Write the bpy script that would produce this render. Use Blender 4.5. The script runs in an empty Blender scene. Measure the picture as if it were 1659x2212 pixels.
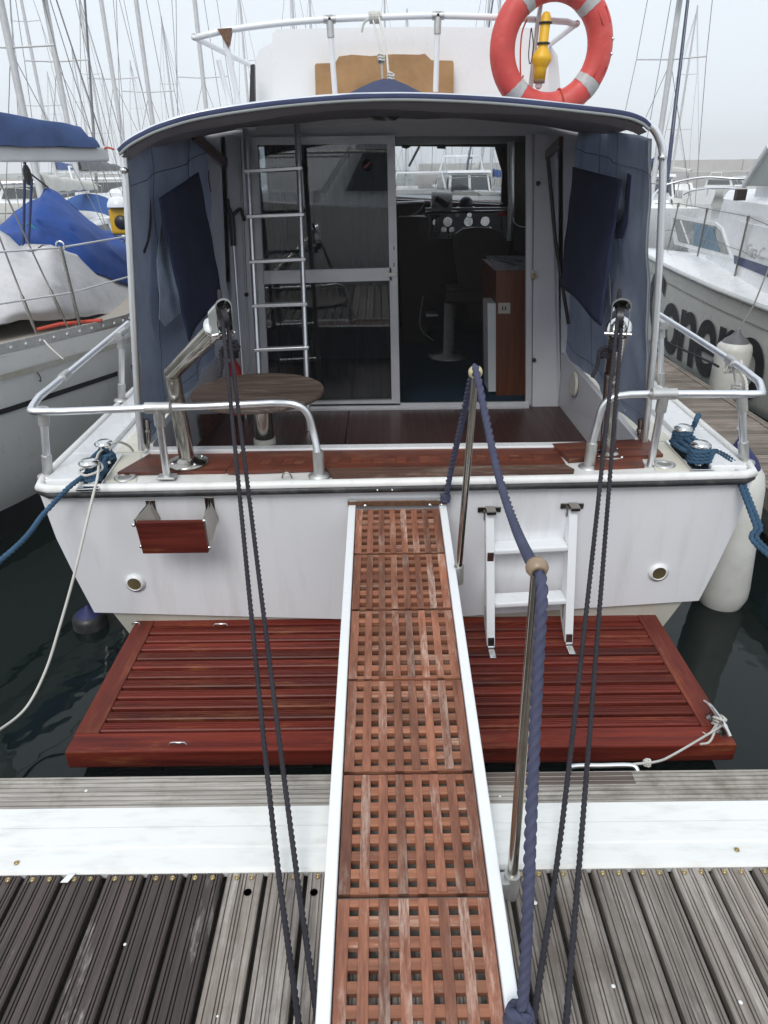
import bpy, math, random
from mathutils import Vector, Matrix, noise
random.seed(7)
R = math.radians
SC = bpy.context.scene
COL = SC.collection

# ------------------------------------------------------------------ camera
CAM_H = 1.70
PITCH = R(26.03)
ROLL = 0.0115
FPX, CX, CY = 1490.5, 829.5, 1106.0           # focal length and centre on a 1659 x 2212 picture
fwd = Vector((0, math.cos(PITCH), -math.sin(PITCH)))
up0 = Vector((0, math.sin(PITCH), math.cos(PITCH)))
rt0 = Vector((1, 0, 0))
up_ = (up0 * math.cos(ROLL) + rt0 * math.sin(ROLL)).normalized()
rt_ = (rt0 * math.cos(ROLL) - up0 * math.sin(ROLL)).normalized()
CAMP = Vector((0, 0, CAM_H))
cam_d = bpy.data.cameras.new('camera')
cam = bpy.data.objects.new('camera', cam_d)
COL.objects.link(cam)
cam_d.sensor_fit = 'VERTICAL'
cam_d.sensor_height = 36.0
cam_d.sensor_width = 27.0
cam_d.lens = 36.0 * FPX / 2212.0
cam_d.clip_start = 0.02
cam_d.clip_end = 6000.0
cam.matrix_world = Matrix((
    (rt_.x, up_.x, -fwd.x, CAMP.x),
    (rt_.y, up_.y, -fwd.y, CAMP.y),
    (rt_.z, up_.z, -fwd.z, CAMP.z),
    (0, 0, 0, 1)))
SC.camera = cam

# ------------------------------------------------------------------ sky, sun, exposure
SUN_EL, SUN_ROT = R(46), R(196)
world = bpy.data.worlds.new('World')
SC.world = world
world.use_nodes = True
wn = world.node_tree
wn.nodes.clear()
w_out = wn.nodes.new('ShaderNodeOutputWorld')
w_bg = wn.nodes.new('ShaderNodeBackground')
w_sky = wn.nodes.new('ShaderNodeTexSky')
w_sky.sky_type = 'NISHITA'
w_sky.sun_disc = False
w_sky.sun_elevation = SUN_EL
w_sky.sun_rotation = SUN_ROT
w_sky.air_density = 1.0
w_sky.dust_density = 4.0
w_mix = wn.nodes.new('ShaderNodeMix')          # high thin overcast over the clear sky
w_mix.data_type = 'RGBA'
w_mix.inputs['Factor'].default_value = 0.88
w_mix.inputs['B'].default_value = (9.5, 10.25, 11.0, 1)
w_bg.inputs['Strength'].default_value = 0.10
wn.links.new(w_sky.outputs['Color'], w_mix.inputs['A'])
wn.links.new(w_mix.outputs['Result'], w_bg.inputs['Color'])
wn.links.new(w_bg.outputs['Background'], w_out.inputs['Surface'])
sun_d = bpy.data.lights.new('sun', 'SUN')
sun_d.energy = 1.5
sun_d.angle = R(25)
sun_d.color = (1.0, 0.97, 0.93)
sun = bpy.data.objects.new('sun', sun_d)
COL.objects.link(sun)
sd = Vector((math.sin(SUN_ROT) * math.cos(SUN_EL), math.cos(SUN_ROT) * math.cos(SUN_EL), math.sin(SUN_EL)))
sun.rotation_euler = sd.to_track_quat('Z', 'Y').to_euler()
sun.location = (0, -5, 20)
SC.view_settings.view_transform = 'Standard'
SC.view_settings.look = 'None'
SC.view_settings.exposure = 0.06
SC.view_settings.gamma = 1.0
SC.view_settings.use_curve_mapping = False
SC.cycles.use_denoising = True
SC.cycles.max_bounces = 9
SC.cycles.volume_bounces = 6
SC.cycles.diffuse_bounces = 4
SC.cycles.glossy_bounces = 4
SC.cycles.transmission_bounces = 6
SC.cycles.transparent_max_bounces = 12
SC.cycles.caustics_reflective = False
SC.cycles.caustics_refractive = False

# ------------------------------------------------------------------ picture -> place (needs a true distance each time)
def ray(x, y):
    return fwd + rt_ * ((x - CX) / FPX) - up_ * ((y - CY) / FPX)
def atY(x, y, Y):
    d = ray(x, y); return CAMP + d * (Y / d.y)
def atZ(x, y, Z):
    d = ray(x, y); return CAMP + d * ((Z - CAM_H) / d.z)
def atX(x, y, X):
    d = ray(x, y); return CAMP + d * (X / d.x)
def atP(x, y, p0, n):
    d = ray(x, y); return CAMP + d * ((p0 - CAMP).dot(n) / d.dot(n))

# ------------------------------------------------------------------ materials
MATS = {}
def _nt(name):
    m = bpy.data.materials.new(name)
    m.use_nodes = True
    nt = m.node_tree
    nt.nodes.clear()
    o = nt.nodes.new('ShaderNodeOutputMaterial')
    b = nt.nodes.new('ShaderNodeBsdfPrincipled')
    nt.links.new(b.outputs[0], o.inputs['Surface'])
    MATS[name] = m
    return m, nt, b, o
def _pos(nt, scale=(1, 1, 1), rnd=True):
    g = nt.nodes.new('ShaderNodeNewGeometry')
    mp = nt.nodes.new('ShaderNodeMapping')
    mp.inputs['Scale'].default_value = scale
    nt.links.new(g.outputs['Position'], mp.inputs['Vector'])
    return mp
def _noise(nt, vec, scale, detail=4, rough=0.55):
    n = nt.nodes.new('ShaderNodeTexNoise')
    n.inputs['Scale'].default_value = scale
    n.inputs['Detail'].default_value = detail
    n.inputs['Roughness'].default_value = rough
    nt.links.new(vec.outputs[0], n.inputs['Vector'])
    return n
def _ramp(nt, fac, stops):
    r = nt.nodes.new('ShaderNodeValToRGB')
    while len(r.color_ramp.elements) < len(stops):
        r.color_ramp.elements.new(0.5)
    for e, (p, c) in zip(r.color_ramp.elements, stops):
        e.position = p
        e.color = c if len(c) == 4 else (*c, 1)
    nt.links.new(fac, r.inputs['Fac'])
    return r
def _mix(nt, fac, a, b, mode='MIX'):
    m = nt.nodes.new('ShaderNodeMix')
    m.data_type = 'RGBA'
    m.blend_type = mode
    m.clamp_factor = True
    for sock, v in (('Factor', fac), ('A', a), ('B', b)):
        if hasattr(v, 'is_linked') or hasattr(v, 'links'):
            nt.links.new(v, m.inputs[sock])
        elif sock == 'Factor':
            m.inputs[sock].default_value = v
        else:
            m.inputs[sock].default_value = v if len(v) == 4 else (*v, 1)
    return m.outputs['Result']
def _math(nt, op, a, b=0.5, clamp=False):
    m = nt.nodes.new('ShaderNodeMath')
    m.operation = op
    m.use_clamp = clamp
    for i, v in ((0, a), (1, b)):
        if hasattr(v, 'links'):
            nt.links.new(v, m.inputs[i])
        else:
            m.inputs[i].default_value = v
    return m.outputs[0]
def _bump(nt, b, h, strength=0.2, dist=0.002):
    bp = nt.nodes.new('ShaderNodeBump')
    bp.inputs['Strength'].default_value = strength
    bp.inputs['Distance'].default_value = dist
    nt.links.new(h, bp.inputs['Height'])
    nt.links.new(bp.outputs['Normal'], b.inputs['Normal'])
def _rnd(nt):
    return nt.nodes.new('ShaderNodeObjectInfo').outputs['Random']

def plain(name, c, rough=0.5, metal=0.0, var=0.08, vscale=6.0, bump=0.0, bscale=80.0, coat=0.0, sheen=0.0, stretch=(1, 1, 1), dirt=None, dirt_amt=0.25, dscale=3.0, rvar=0.1, spec=0.5):
    m, nt, b, o = _nt(name)
    v = _pos(nt, stretch)
    n = _noise(nt, v, vscale, 5)
    lo = tuple(x * (1 - var) for x in c); hi = tuple(min(1, x * (1 + var)) for x in c)
    r = _ramp(nt, n.outputs['Fac'], [(0.3, lo), (0.7, hi)])
    col = r.outputs['Color']
    if dirt:
        n2 = _noise(nt, v, dscale, 6, 0.65)
        f = _ramp(nt, n2.outputs['Fac'], [(0.5, (0, 0, 0)), (0.75, (dirt_amt,) * 3)])
        col = _mix(nt, f.outputs['Color'], col, dirt)
    nt.links.new(col, b.inputs['Base Color'])
    n3 = _noise(nt, v, vscale * 2.3, 4)
    rr = _ramp(nt, n3.outputs['Fac'], [(0.3, (max(0.02, rough - rvar),) * 3), (0.7, (min(1, rough + rvar),) * 3)])
    nt.links.new(rr.outputs['Color'], b.inputs['Roughness'])
    b.inputs['Metallic'].default_value = metal
    b.inputs['Coat Weight'].default_value = coat
    b.inputs['Specular IOR Level'].default_value = spec
    if sheen:
        b.inputs['Sheen Weight'].default_value = sheen
    if bump:
        n4 = _noise(nt, v, bscale, 3)
        _bump(nt, b, n4.outputs['Fac'], bump, 0.003)
    return m

def wood(name, dark, light, axis='x', rough=0.45, ring=1.0, worn=None, worn_amt=0.6, worn_lo=0.55, worn_hi=0.62, obj_var=0.35, coat=0.0, bump=0.25, fine=1.0, stain=None, spec=0.5):
    """grain runs along one axis; worn = paler weathered streaks"""
    m, nt, b, o = _nt(name)
    k = {'x': (0.6, 16, 16), 'y': (16, 0.6, 16), 'z': (16, 16, 0.6)}[axis]
    rnd = _rnd(nt)
    g = nt.nodes.new('ShaderNodeNewGeometry')
    off = nt.nodes.new('ShaderNodeVectorMath'); off.operation = 'ADD'
    cmb = nt.nodes.new('ShaderNodeCombineXYZ')
    rr = _math(nt, 'MULTIPLY', rnd, 31.0)
    for i in range(3):
        nt.links.new(rr, cmb.inputs[i])
    nt.links.new(g.outputs['Position'], off.inputs[0]); nt.links.new(cmb.outputs[0], off.inputs[1])
    mp = nt.nodes.new('ShaderNodeMapping'); mp.inputs['Scale'].default_value = k
    nt.links.new(off.outputs[0], mp.inputs['Vector'])
    n1 = _noise(nt, mp, 2.2 * ring, 8, 0.62)
    n2 = _noise(nt, mp, 9.0 * fine, 6, 0.7)
    c = _ramp(nt, n1.outputs['Fac'], [(0.32, dark), (0.68, light)]).outputs['Color']
    fine_f = _ramp(nt, n2.outputs['Fac'], [(0.25, (0.62,) * 3), (0.6, (1.08,) * 3)]).outputs['Color']
    c = _mix(nt, 1.0, c, fine_f, 'MULTIPLY')
    if worn:
        mp2 = nt.nodes.new('ShaderNodeMapping')
        mp2.inputs['Scale'].default_value = {'x': (1.5, 7, 7), 'y': (7, 1.5, 7), 'z': (7, 7, 1.5)}[axis]
        nt.links.new(off.outputs[0], mp2.inputs['Vector'])
        n3 = _noise(nt, mp2, 1.3, 8, 0.75)
        wf = _ramp(nt, n3.outputs['Fac'], [(worn_lo, (0, 0, 0)), (worn_hi, (worn_amt,) * 3)]).outputs['Color']
        # flecks follow the grain
        fl = _ramp(nt, n2.outputs['Fac'], [(0.4, (0.15,) * 3), (0.6, (1,) * 3)]).outputs['Color']
        c = _mix(nt, _mix(nt, 1.0, wf, fl, 'MULTIPLY'), c, worn)
    if stain:
        n5 = _noise(nt, _pos(nt), 3.1, 6, 0.7)
        sf = _ramp(nt, n5.outputs['Fac'], [(0.5, (0, 0, 0)), (0.66, (0.7,) * 3)]).outputs['Color']
        c = _mix(nt, sf, c, stain)
    if obj_var:
        f = _ramp(nt, rnd, [(0, (1 - obj_var,) * 3), (1, (1 + obj_var * 0.6,) * 3)]).outputs['Color']
        c = _mix(nt, 1.0, c, f, 'MULTIPLY')
    nt.links.new(c, b.inputs['Base Color'])
    r = _ramp(nt, n1.outputs['Fac'], [(0.3, (max(0.05, rough - 0.1),) * 3), (0.7, (min(1, rough + 0.12),) * 3)])
    nt.links.new(r.outputs['Color'], b.inputs['Roughness'])
    b.inputs['Coat Weight'].default_value = coat
    b.inputs['Specular IOR Level'].default_value = spec
    b.inputs['Coat Roughness'].default_value = 0.15
    if bump:
        _bump(nt, b, n2.outputs['Fac'], bump, 0.002)
    return m

def glass(name, tint=(0.9, 0.93, 0.95), rough=0.0, refl=1.0, ior=1.45):
    m, nt, b, o = _nt(name)
    nt.nodes.remove(b)
    t = nt.nodes.new('ShaderNodeBsdfTransparent'); t.inputs['Color'].default_value = (*tint, 1)
    gl = nt.nodes.new('ShaderNodeBsdfGlossy'); gl.inputs['Roughness'].default_value = rough
    fr = nt.nodes.new('ShaderNodeFresnel'); fr.inputs['IOR'].default_value = ior
    mx = nt.nodes.new('ShaderNodeMixShader')
    f = _math(nt, 'MULTIPLY', fr.outputs[0], refl, True)
    nt.links.new(f, mx.inputs[0]); nt.links.new(t.outputs[0], mx.inputs[1]); nt.links.new(gl.outputs[0], mx.inputs[2])
    nt.links.new(mx.outputs[0], o.inputs['Surface'])
    return m

def cloth(name, c, var=0.15, rough=0.9, transl=0.0, weave=900.0, fold=0.0, fade=None):
    m, nt, b, o = _nt(name)
    v = _pos(nt)
    n = _noise(nt, v, 5.0, 6, 0.6)
    r = _ramp(nt, n.outputs['Fac'], [(0.3, tuple(x * (1 - var) for x in c)), (0.7, tuple(min(1, x * (1 + var)) for x in c))])
    col = r.outputs['Color']
    if fade:
        n3 = _noise(nt, v, 14.0, 7, 0.7)
        ff = _ramp(nt, n3.outputs['Fac'], [(0.45, (0, 0, 0)), (0.8, (0.6,) * 3)])
        col = _mix(nt, ff.outputs['Color'], col, fade)
    nt.links.new(col, b.inputs['Base Color'])
    b.inputs['Roughness'].default_value = rough
    b.inputs['Specular IOR Level'].default_value = 0.25
    n2 = _noise(nt, v, 300.0, 2)
    n4 = _noise(nt, v, 9.0, 4)
    h = _math(nt, 'ADD', _math(nt, 'MULTIPLY', n2.outputs['Fac'], 0.25), _math(nt, 'MULTIPLY', n4.outputs['Fac'], 2.0 * fold))
    _bump(nt, b, h, 0.5, 0.006)
    if transl:
        tr = nt.nodes.new('ShaderNodeBsdfTranslucent')
        nt.links.new(col, tr.inputs['Color'])
        mx = nt.nodes.new('ShaderNodeMixShader'); mx.inputs[0].default_value = transl
        nt.links.new(b.outputs[0], mx.inputs[1]); nt.links.new(tr.outputs[0], mx.inputs[2])
        nt.links.new(mx.outputs[0], o.inputs['Surface'])
    return m

gelcoat = plain('gelcoat_white', (0.80, 0.81, 0.82), 0.28, var=0.03, vscale=2.0, dirt=(0.55, 0.53, 0.47), dirt_amt=0.22, dscale=2.6, coat=0.3)
gelcoat_clean = plain('gelcoat_clean', (0.80, 0.81, 0.82), 0.3, var=0.015, vscale=1.5, coat=0.3)
gelcoat_top = plain('gelcoat_deck', (0.82, 0.82, 0.80), 0.4, var=0.03, vscale=3.0, dirt=(0.42, 0.40, 0.35), dirt_amt=0.4, dscale=9.0)
transom_white = plain('transom_white', (0.78, 0.79, 0.82), 0.18, var=0.02, vscale=1.5, dirt=(0.52, 0.51, 0.48), dirt_amt=0.45, dscale=5.0, coat=0.6, stretch=(1.6, 1, 0.22), rvar=0.08)
nonskid = plain('nonskid_cream', (0.72, 0.70, 0.60), 0.75, var=0.06, vscale=8, bump=0.4, bscale=260, dirt=(0.45, 0.42, 0.35), dirt_amt=0.3)
cream_hull = plain('lower_hull_cream', (0.50, 0.49, 0.43), 0.5, var=0.06, dirt=(0.35, 0.27, 0.14), dirt_amt=0.7, dscale=5.0, stretch=(1, 1, 0.3))
inner_white = plain('cockpit_white', (0.70, 0.71, 0.75), 0.45, var=0.03, dirt=(0.45, 0.45, 0.45), dirt_amt=0.3)
antifoul = plain('antifouling_blue', (0.02, 0.025, 0.12), 0.6, var=0.3)
black_rubber = plain('black_rubber', (0.022, 0.022, 0.024), 0.45, var=0.25, vscale=20, dirt=(0.3, 0.3, 0.3), dirt_amt=0.25, dscale=14)
black_plastic = plain('black_plastic', (0.02, 0.02, 0.022), 0.4, var=0.2)
alu = plain('aluminium', (0.86, 0.87, 0.89), 0.40, 1.0, var=0.02, vscale=18, rvar=0.04)
alu_dull = plain('aluminium_dull', (0.58, 0.58, 0.57), 0.5, 0.85, var=0.08, vscale=22, dirt=(0.36, 0.35, 0.33), dirt_amt=0.2)
steel = plain('stainless_steel', (0.46, 0.44, 0.40), 0.20, 1.0, var=0.08, vscale=14, dirt=(0.26, 0.20, 0.14), dirt_amt=0.65, dscale=6.0, rvar=0.07)
steel_bright = plain('polished_steel', (0.78, 0.78, 0.77), 0.12, 1.0, var=0.04, rvar=0.05)
door_alu = plain('door_aluminium', (0.70, 0.71, 0.74), 0.42, 0.35, var=0.05)
pvc = plain('white_pvc', (0.83, 0.84, 0.82), 0.45, var=0.02, vscale=3, dirt=(0.45, 0.43, 0.38), dirt_amt=0.35, dscale=14.0, stretch=(0.5, 2, 1))
white_paint = plain('white_paint', (0.84, 0.86, 0.88), 0.35, var=0.02, dirt=(0.6, 0.58, 0.5), dirt_amt=0.2)
teak_platform = wood('varnished_platform', (0.075, 0.009, 0.007), (0.205, 0.030, 0.016), 'x', 0.40, worn=(0.38, 0.15, 0.055), worn_amt=0.6, worn_lo=0.53, worn_hi=0.68, obj_var=0.4, bump=0.3, spec=0.25)
teak_platform_y = wood('varnished_platform_end', (0.080, 0.012, 0.009), (0.195, 0.034, 0.019), 'y', 0.40, worn=(0.34, 0.135, 0.05), worn_amt=0.5, worn_lo=0.54, worn_hi=0.68, obj_var=0.2, bump=0.3, spec=0.25)
teak_cap = wood('transom_cap_teak', (0.09, 0.022, 0.014), (0.25, 0.065, 0.030), 'x', 0.5, worn=(0.34, 0.20, 0.12), worn_amt=0.5, obj_var=0.2, stain=(0.045, 0.02, 0.014))
teak_weather = wood('weathered_teak', (0.05, 0.025, 0.018), (0.17, 0.085, 0.055), 'x', 0.7, worn=(0.42, 0.36, 0.30), worn_amt=0.7, worn_lo=0.5, obj_var=0.1)
grate_y = wood('grating_teak_lengthwise', (0.185, 0.064, 0.036), (0.37, 0.152, 0.088), 'y', 0.65, worn=(0.54, 0.43, 0.36), worn_amt=0.85, worn_lo=0.50, worn_hi=0.64, obj_var=0.4, bump=0.35)
grate_x = wood('grating_teak_crosswise', (0.20, 0.068, 0.034), (0.38, 0.158, 0.086), 'x', 0.6, worn=(0.54, 0.42, 0.34), worn_amt=0.55, obj_var=0.3, bump=0.35)
board_dry = wood('weathered_board', (0.165, 0.138, 0.118), (0.40, 0.355, 0.315), 'y', 0.85, ring=1.6, worn=(0.52, 0.49, 0.46), worn_amt=0.75, worn_lo=0.48, obj_var=0.30, bump=0.5, stain=(0.15, 0.12, 0.10))
board_wet = wood('wet_board', (0.034, 0.025, 0.022), (0.090, 0.067, 0.059), 'y', 0.5, ring=1.6, worn=(0.34, 0.31, 0.29), worn_amt=0.85, worn_lo=0.58, worn_hi=0.64, obj_var=0.3, bump=0.5)
board_edge = wood('edge_board', (0.25, 0.23, 0.205), (0.50, 0.47, 0.43), 'x', 0.85, ring=1.6, worn=(0.5, 0.48, 0.45), worn_amt=0.6, obj_var=0.15, bump=0.5, stain=(0.13, 0.115, 0.09))
board_wet_edge = wood('edge_board_wet', (0.075, 0.055, 0.045), (0.15, 0.115, 0.095), 'x', 0.5, ring=1.6, obj_var=0.1, bump=0.5)
finger_wood = wood('finger_board', (0.19, 0.16, 0.135), (0.36, 0.31, 0.265), 'x', 0.85, ring=1.4, obj_var=0.35, bump=0.5, stain=(0.12, 0.10, 0.08))
dark_beam = wood('dark_beam', (0.03, 0.026, 0.022), (0.08, 0.068, 0.058), 'x', 0.8, obj_var=0.1)
table_wood = wood('table_wood', (0.050, 0.034, 0.027), (0.13, 0.090, 0.070), 'x', 0.6, worn=(0.36, 0.29, 0.24), worn_amt=0.6, worn_lo=0.5, obj_var=0.0)
sole_wood = wood('sole_wood', (0.034, 0.009, 0.007), (0.062, 0.016, 0.012), 'y', 0.42, obj_var=0.2, coat=0.1)
cabin_wood = wood('cabin_wood', (0.16, 0.042, 0.016), (0.30, 0.090, 0.036), 'z', 0.4, obj_var=0.2, coat=0.2)
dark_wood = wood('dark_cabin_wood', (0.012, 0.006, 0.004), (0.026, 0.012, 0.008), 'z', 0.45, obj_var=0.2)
red_wood = wood('mahogany_trim', (0.06, 0.014, 0.010), (0.12, 0.028, 0.018), 'y', 0.35, obj_var=0.1, coat=0.3)
navy_fabric = cloth('navy_canvas', (0.045, 0.056, 0.115), 0.2, transl=0.0, fold=0.15)
navy_flap = cloth('navy_flap', (0.032, 0.042, 0.095), 0.2, fold=0.25)
side_fabric = cloth('faded_blue_canvas', (0.36, 0.405, 0.50), 0.12, transl=0.45, fold=0.8, fade=(0.44, 0.47, 0.53))
lining_fabric = cloth('grey_lining', (0.30, 0.295, 0.325), 0.1, transl=0.0, fold=0.4)
pipe_fabric = cloth('pale_piping', (0.31, 0.33, 0.33), 0.1, fold=0.2)
blue_tarp = cloth('blue_tarpaulin', (0.014, 0.066, 0.29), 0.2, rough=0.65, fold=0.8)
grey_tarp = cloth('grey_tarpaulin', (0.60, 0.60, 0.61), 0.08, rough=0.8, fold=0.8, fade=(0.45, 0.44, 0.42))
boom_navy = cloth('boom_cover_navy', (0.05, 0.085, 0.20), 0.2, fold=0.5)
tan_fabric = cloth('tan_cushion', (0.36, 0.21, 0.10), 0.2, fold=0.4, fade=(0.42, 0.29, 0.17))
curtain_fabric = cloth('cabin_curtain', (0.16, 0.17, 0.19), 0.08, fold=0.2)
brown_leather = plain('brown_upholstery', (0.030, 0.019, 0.013), 0.55, var=0.2, bump=0.2)
carpet = cloth('blue_carpet', (0.012, 0.042, 0.075), 0.2)
vinyl = cloth('lit_vinyl', (0.62, 0.68, 0.75), 0.3, rough=0.25, transl=0.65, fold=1.5)  # whitish base colour stands in for light caught by the clear vinyl
pane_glass = glass('door_glass', (0.55, 0.59, 0.62), 0.0, 2.1, 1.52)
screen_glass = glass('windscreen_glass', (0.97, 0.98, 0.99), 0.0, 0.7)
dark_window = plain('dark_window', (0.05, 0.06, 0.065), 0.08, var=0.2)
lifebuoy_red = plain('lifebuoy_red', (0.62, 0.075, 0.065), 0.5, var=0.12, vscale=9, dirt=(0.72, 0.25, 0.2), dirt_amt=0.5, dscale=7)
tape_grey = plain('reflective_tape', (0.50, 0.50, 0.50), 0.5, var=0.12, dirt=(0.25, 0.2, 0.2), dirt_amt=0.5, dscale=30)
yellow_plastic = plain('yellow_plastic', (0.80, 0.46, 0.02), 0.4, var=0.06)
ball_plastic = plain('ivory_ball', (0.62, 0.54, 0.32), 0.35, var=0.06)
ball_brown = plain('tan_ball', (0.33, 0.24, 0.16), 0.4, var=0.1)
fender_white = plain('fender_white', (0.70, 0.70, 0.66), 0.42, var=0.05, dirt=(0.38, 0.36, 0.30), dirt_amt=0.4, dscale=4)
fender_blue = plain('fender_blue', (0.022, 0.026, 0.13), 0.4, var=0.15)
fender_grey = plain('fender_grey', (0.14, 0.14, 0.15), 0.5, var=0.15)
rope_purple = cloth('rope_blue_violet', (0.072, 0.077, 0.128), 0.2)
rope_dark = cloth('rope_dark', (0.032, 0.030, 0.038), 0.25)
rope_blue = cloth('rope_blue', (0.045, 0.100, 0.170), 0.25)
rope_white = cloth('rope_white', (0.62, 0.61, 0.57), 0.1)
rope_red = cloth('rope_red', (0.55, 0.09, 0.06), 0.1)
rope_green = cloth('rope_green', (0.02, 0.30, 0.20), 0.1)
red_paint = plain('red_paint', (0.50, 0.02, 0.02), 0.3, var=0.1)
mast_alu = plain('mast_aluminium', (0.60, 0.60, 0.61), 0.5, 0.3, var=0.08)
mast_white = plain('mast_white', (0.68, 0.69, 0.71), 0.45, var=0.05)
wire_grey = plain('rigging_wire', (0.24, 0.24, 0.25), 0.5, 0.4, var=0.1)
sail_white = cloth('furled_sail', (0.66, 0.65, 0.60), 0.1, fold=0.8)
sail_blue = cloth('sail_cover_blue', (0.03, 0.09, 0.28), 0.2, fold=0.6)
sail_navy = cloth('furled_navy', (0.06, 0.07, 0.13), 0.2, fold=0.4)
sail_grey = cloth('sail_cover_grey', (0.16, 0.16, 0.17), 0.2, fold=0.6)
hull_grey = plain('sailboat_hull', (0.78, 0.78, 0.75), 0.35, var=0.03, dirt=(0.4, 0.39, 0.35), dirt_amt=0.25, coat=0.2)
black_paint = plain('black_paint', (0.012, 0.012, 0.014), 0.4, var=0.2)
hull_cream = plain('cruiser_hull', (0.80, 0.80, 0.75), 0.3, var=0.02, vscale=1.0, dirt=(0.6, 0.59, 0.52), dirt_amt=0.2, dscale=1.5, coat=0.2)
stripe_blue = plain('stripe_navy', (0.03, 0.045, 0.13), 0.4, var=0.1)
lettering_black = plain('lettering_black', (0.016, 0.014, 0.020), 0.45, var=0.1)
concrete = plain('concrete', (0.42, 0.40, 0.37), 0.9, var=0.12, vscale=0.6, dirt=(0.25, 0.24, 0.22), dirt_amt=0.5, dscale=0.3)
hill_green = plain('hill_scrub', (0.16, 0.19, 0.17), 0.95, var=0.3, vscale=0.03)
panel_grey = plain('console_panel', (0.26, 0.27, 0.29), 0.45, var=0.08)
dial_white = plain('dial_white', (0.72, 0.73, 0.72), 0.3, var=0.04)
dial_mirror = plain('gauge_mirror', (0.80, 0.81, 0.80), 0.12, 0.6, var=0.04, rvar=0.05)  # part metal, so gauge faces look bright by mirroring the opening aft
paper_white = plain('paper_white', (0.80, 0.80, 0.80), 0.9, var=0.02)
counter_grey = plain('counter_laminate', (0.16, 0.17, 0.19), 0.3, var=0.1)
tray_grey = plain('gangway_tray', (0.24, 0.235, 0.21), 0.6, 0.2, var=0.2, vscale=30)
ivory = plain('ivory_plastic', (0.62, 0.60, 0.53), 0.4, var=0.05)
rust = plain('rusty_bracket', (0.16, 0.085, 0.05), 0.6, 0.3, var=0.4, vscale=40)
brass = plain('brass', (0.45, 0.35, 0.18), 0.4, 0.9, var=0.2)
dinghy_green = cloth('pale_green_tarp', (0.30, 0.40, 0.38), 0.1, fold=0.4)

# water
m, nt, b, o = _nt('harbour_water')
b.inputs['Base Color'].default_value = (0.003, 0.008, 0.007, 1)
b.inputs['Roughness'].default_value = 0.03
b.inputs['IOR'].default_value = 1.33
v = _pos(nt)
n1 = _noise(nt, v, 1.3, 3, 0.5); n2 = _noise(nt, v, 5.0, 2, 0.5)
h = _math(nt, 'ADD', n1.outputs['Fac'], _math(nt, 'MULTIPLY', n2.outputs['Fac'], 0.25))
_bump(nt, b, h, 0.16, 0.06)
water_m = m

# ------------------------------------------------------------------ geometry helpers
def catmull(pts, n=8):
    pts = [Vector(p) for p in pts]
    if len(pts) < 3:
        return pts
    P = [pts[0] * 2 - pts[1]] + pts + [pts[-1] * 2 - pts[-2]]
    out = []
    for i in range(1, len(P) - 2):
        p0, p1, p2, p3 = P[i - 1], P[i], P[i + 1], P[i + 2]
        for k in range(n):
            t = k / n
            out.append(0.5 * ((2 * p1) + (p2 - p0) * t + (2 * p0 - 5 * p1 + 4 * p2 - p3) * t * t + (3 * p1 - p0 - 3 * p2 + p3) * t ** 3))
    out.append(pts[-1])
    return out
def resample(pts, step):
    pts = [Vector(p) for p in pts]
    d = [0]
    for a, b_ in zip(pts, pts[1:]):
        d.append(d[-1] + (b_ - a).length)
    n = max(2, int(round(d[-1] / step)))
    out, j = [], 0
    for i in range(n + 1):
        s = d[-1] * i / n
        while j < len(d) - 2 and d[j + 1] < s:
            j += 1
        L = d[j + 1] - d[j]
        out.append(pts[j].lerp(pts[j + 1], (s - d[j]) / L if L > 1e-9 else 0))
    return out
def frames(pts):
    T = []
    for i in range(len(pts)):
        a, b_ = pts[max(0, i - 1)], pts[min(len(pts) - 1, i + 1)]
        T.append((b_ - a).normalized() if (b_ - a).length > 1e-9 else Vector((0, 0, 1)))
    ref = Vector((0, 0, 1)) if abs(T[0].z) < 0.9 else Vector((1, 0, 0))
    N = (ref - T[0] * ref.dot(T[0])).normalized()
    out = []
    for t in T:
        N = (N - t * N.dot(t))
        N = N.normalized() if N.length > 1e-6 else t.orthogonal().normalized()
        out.append((N, t.cross(N)))
    return out

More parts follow.
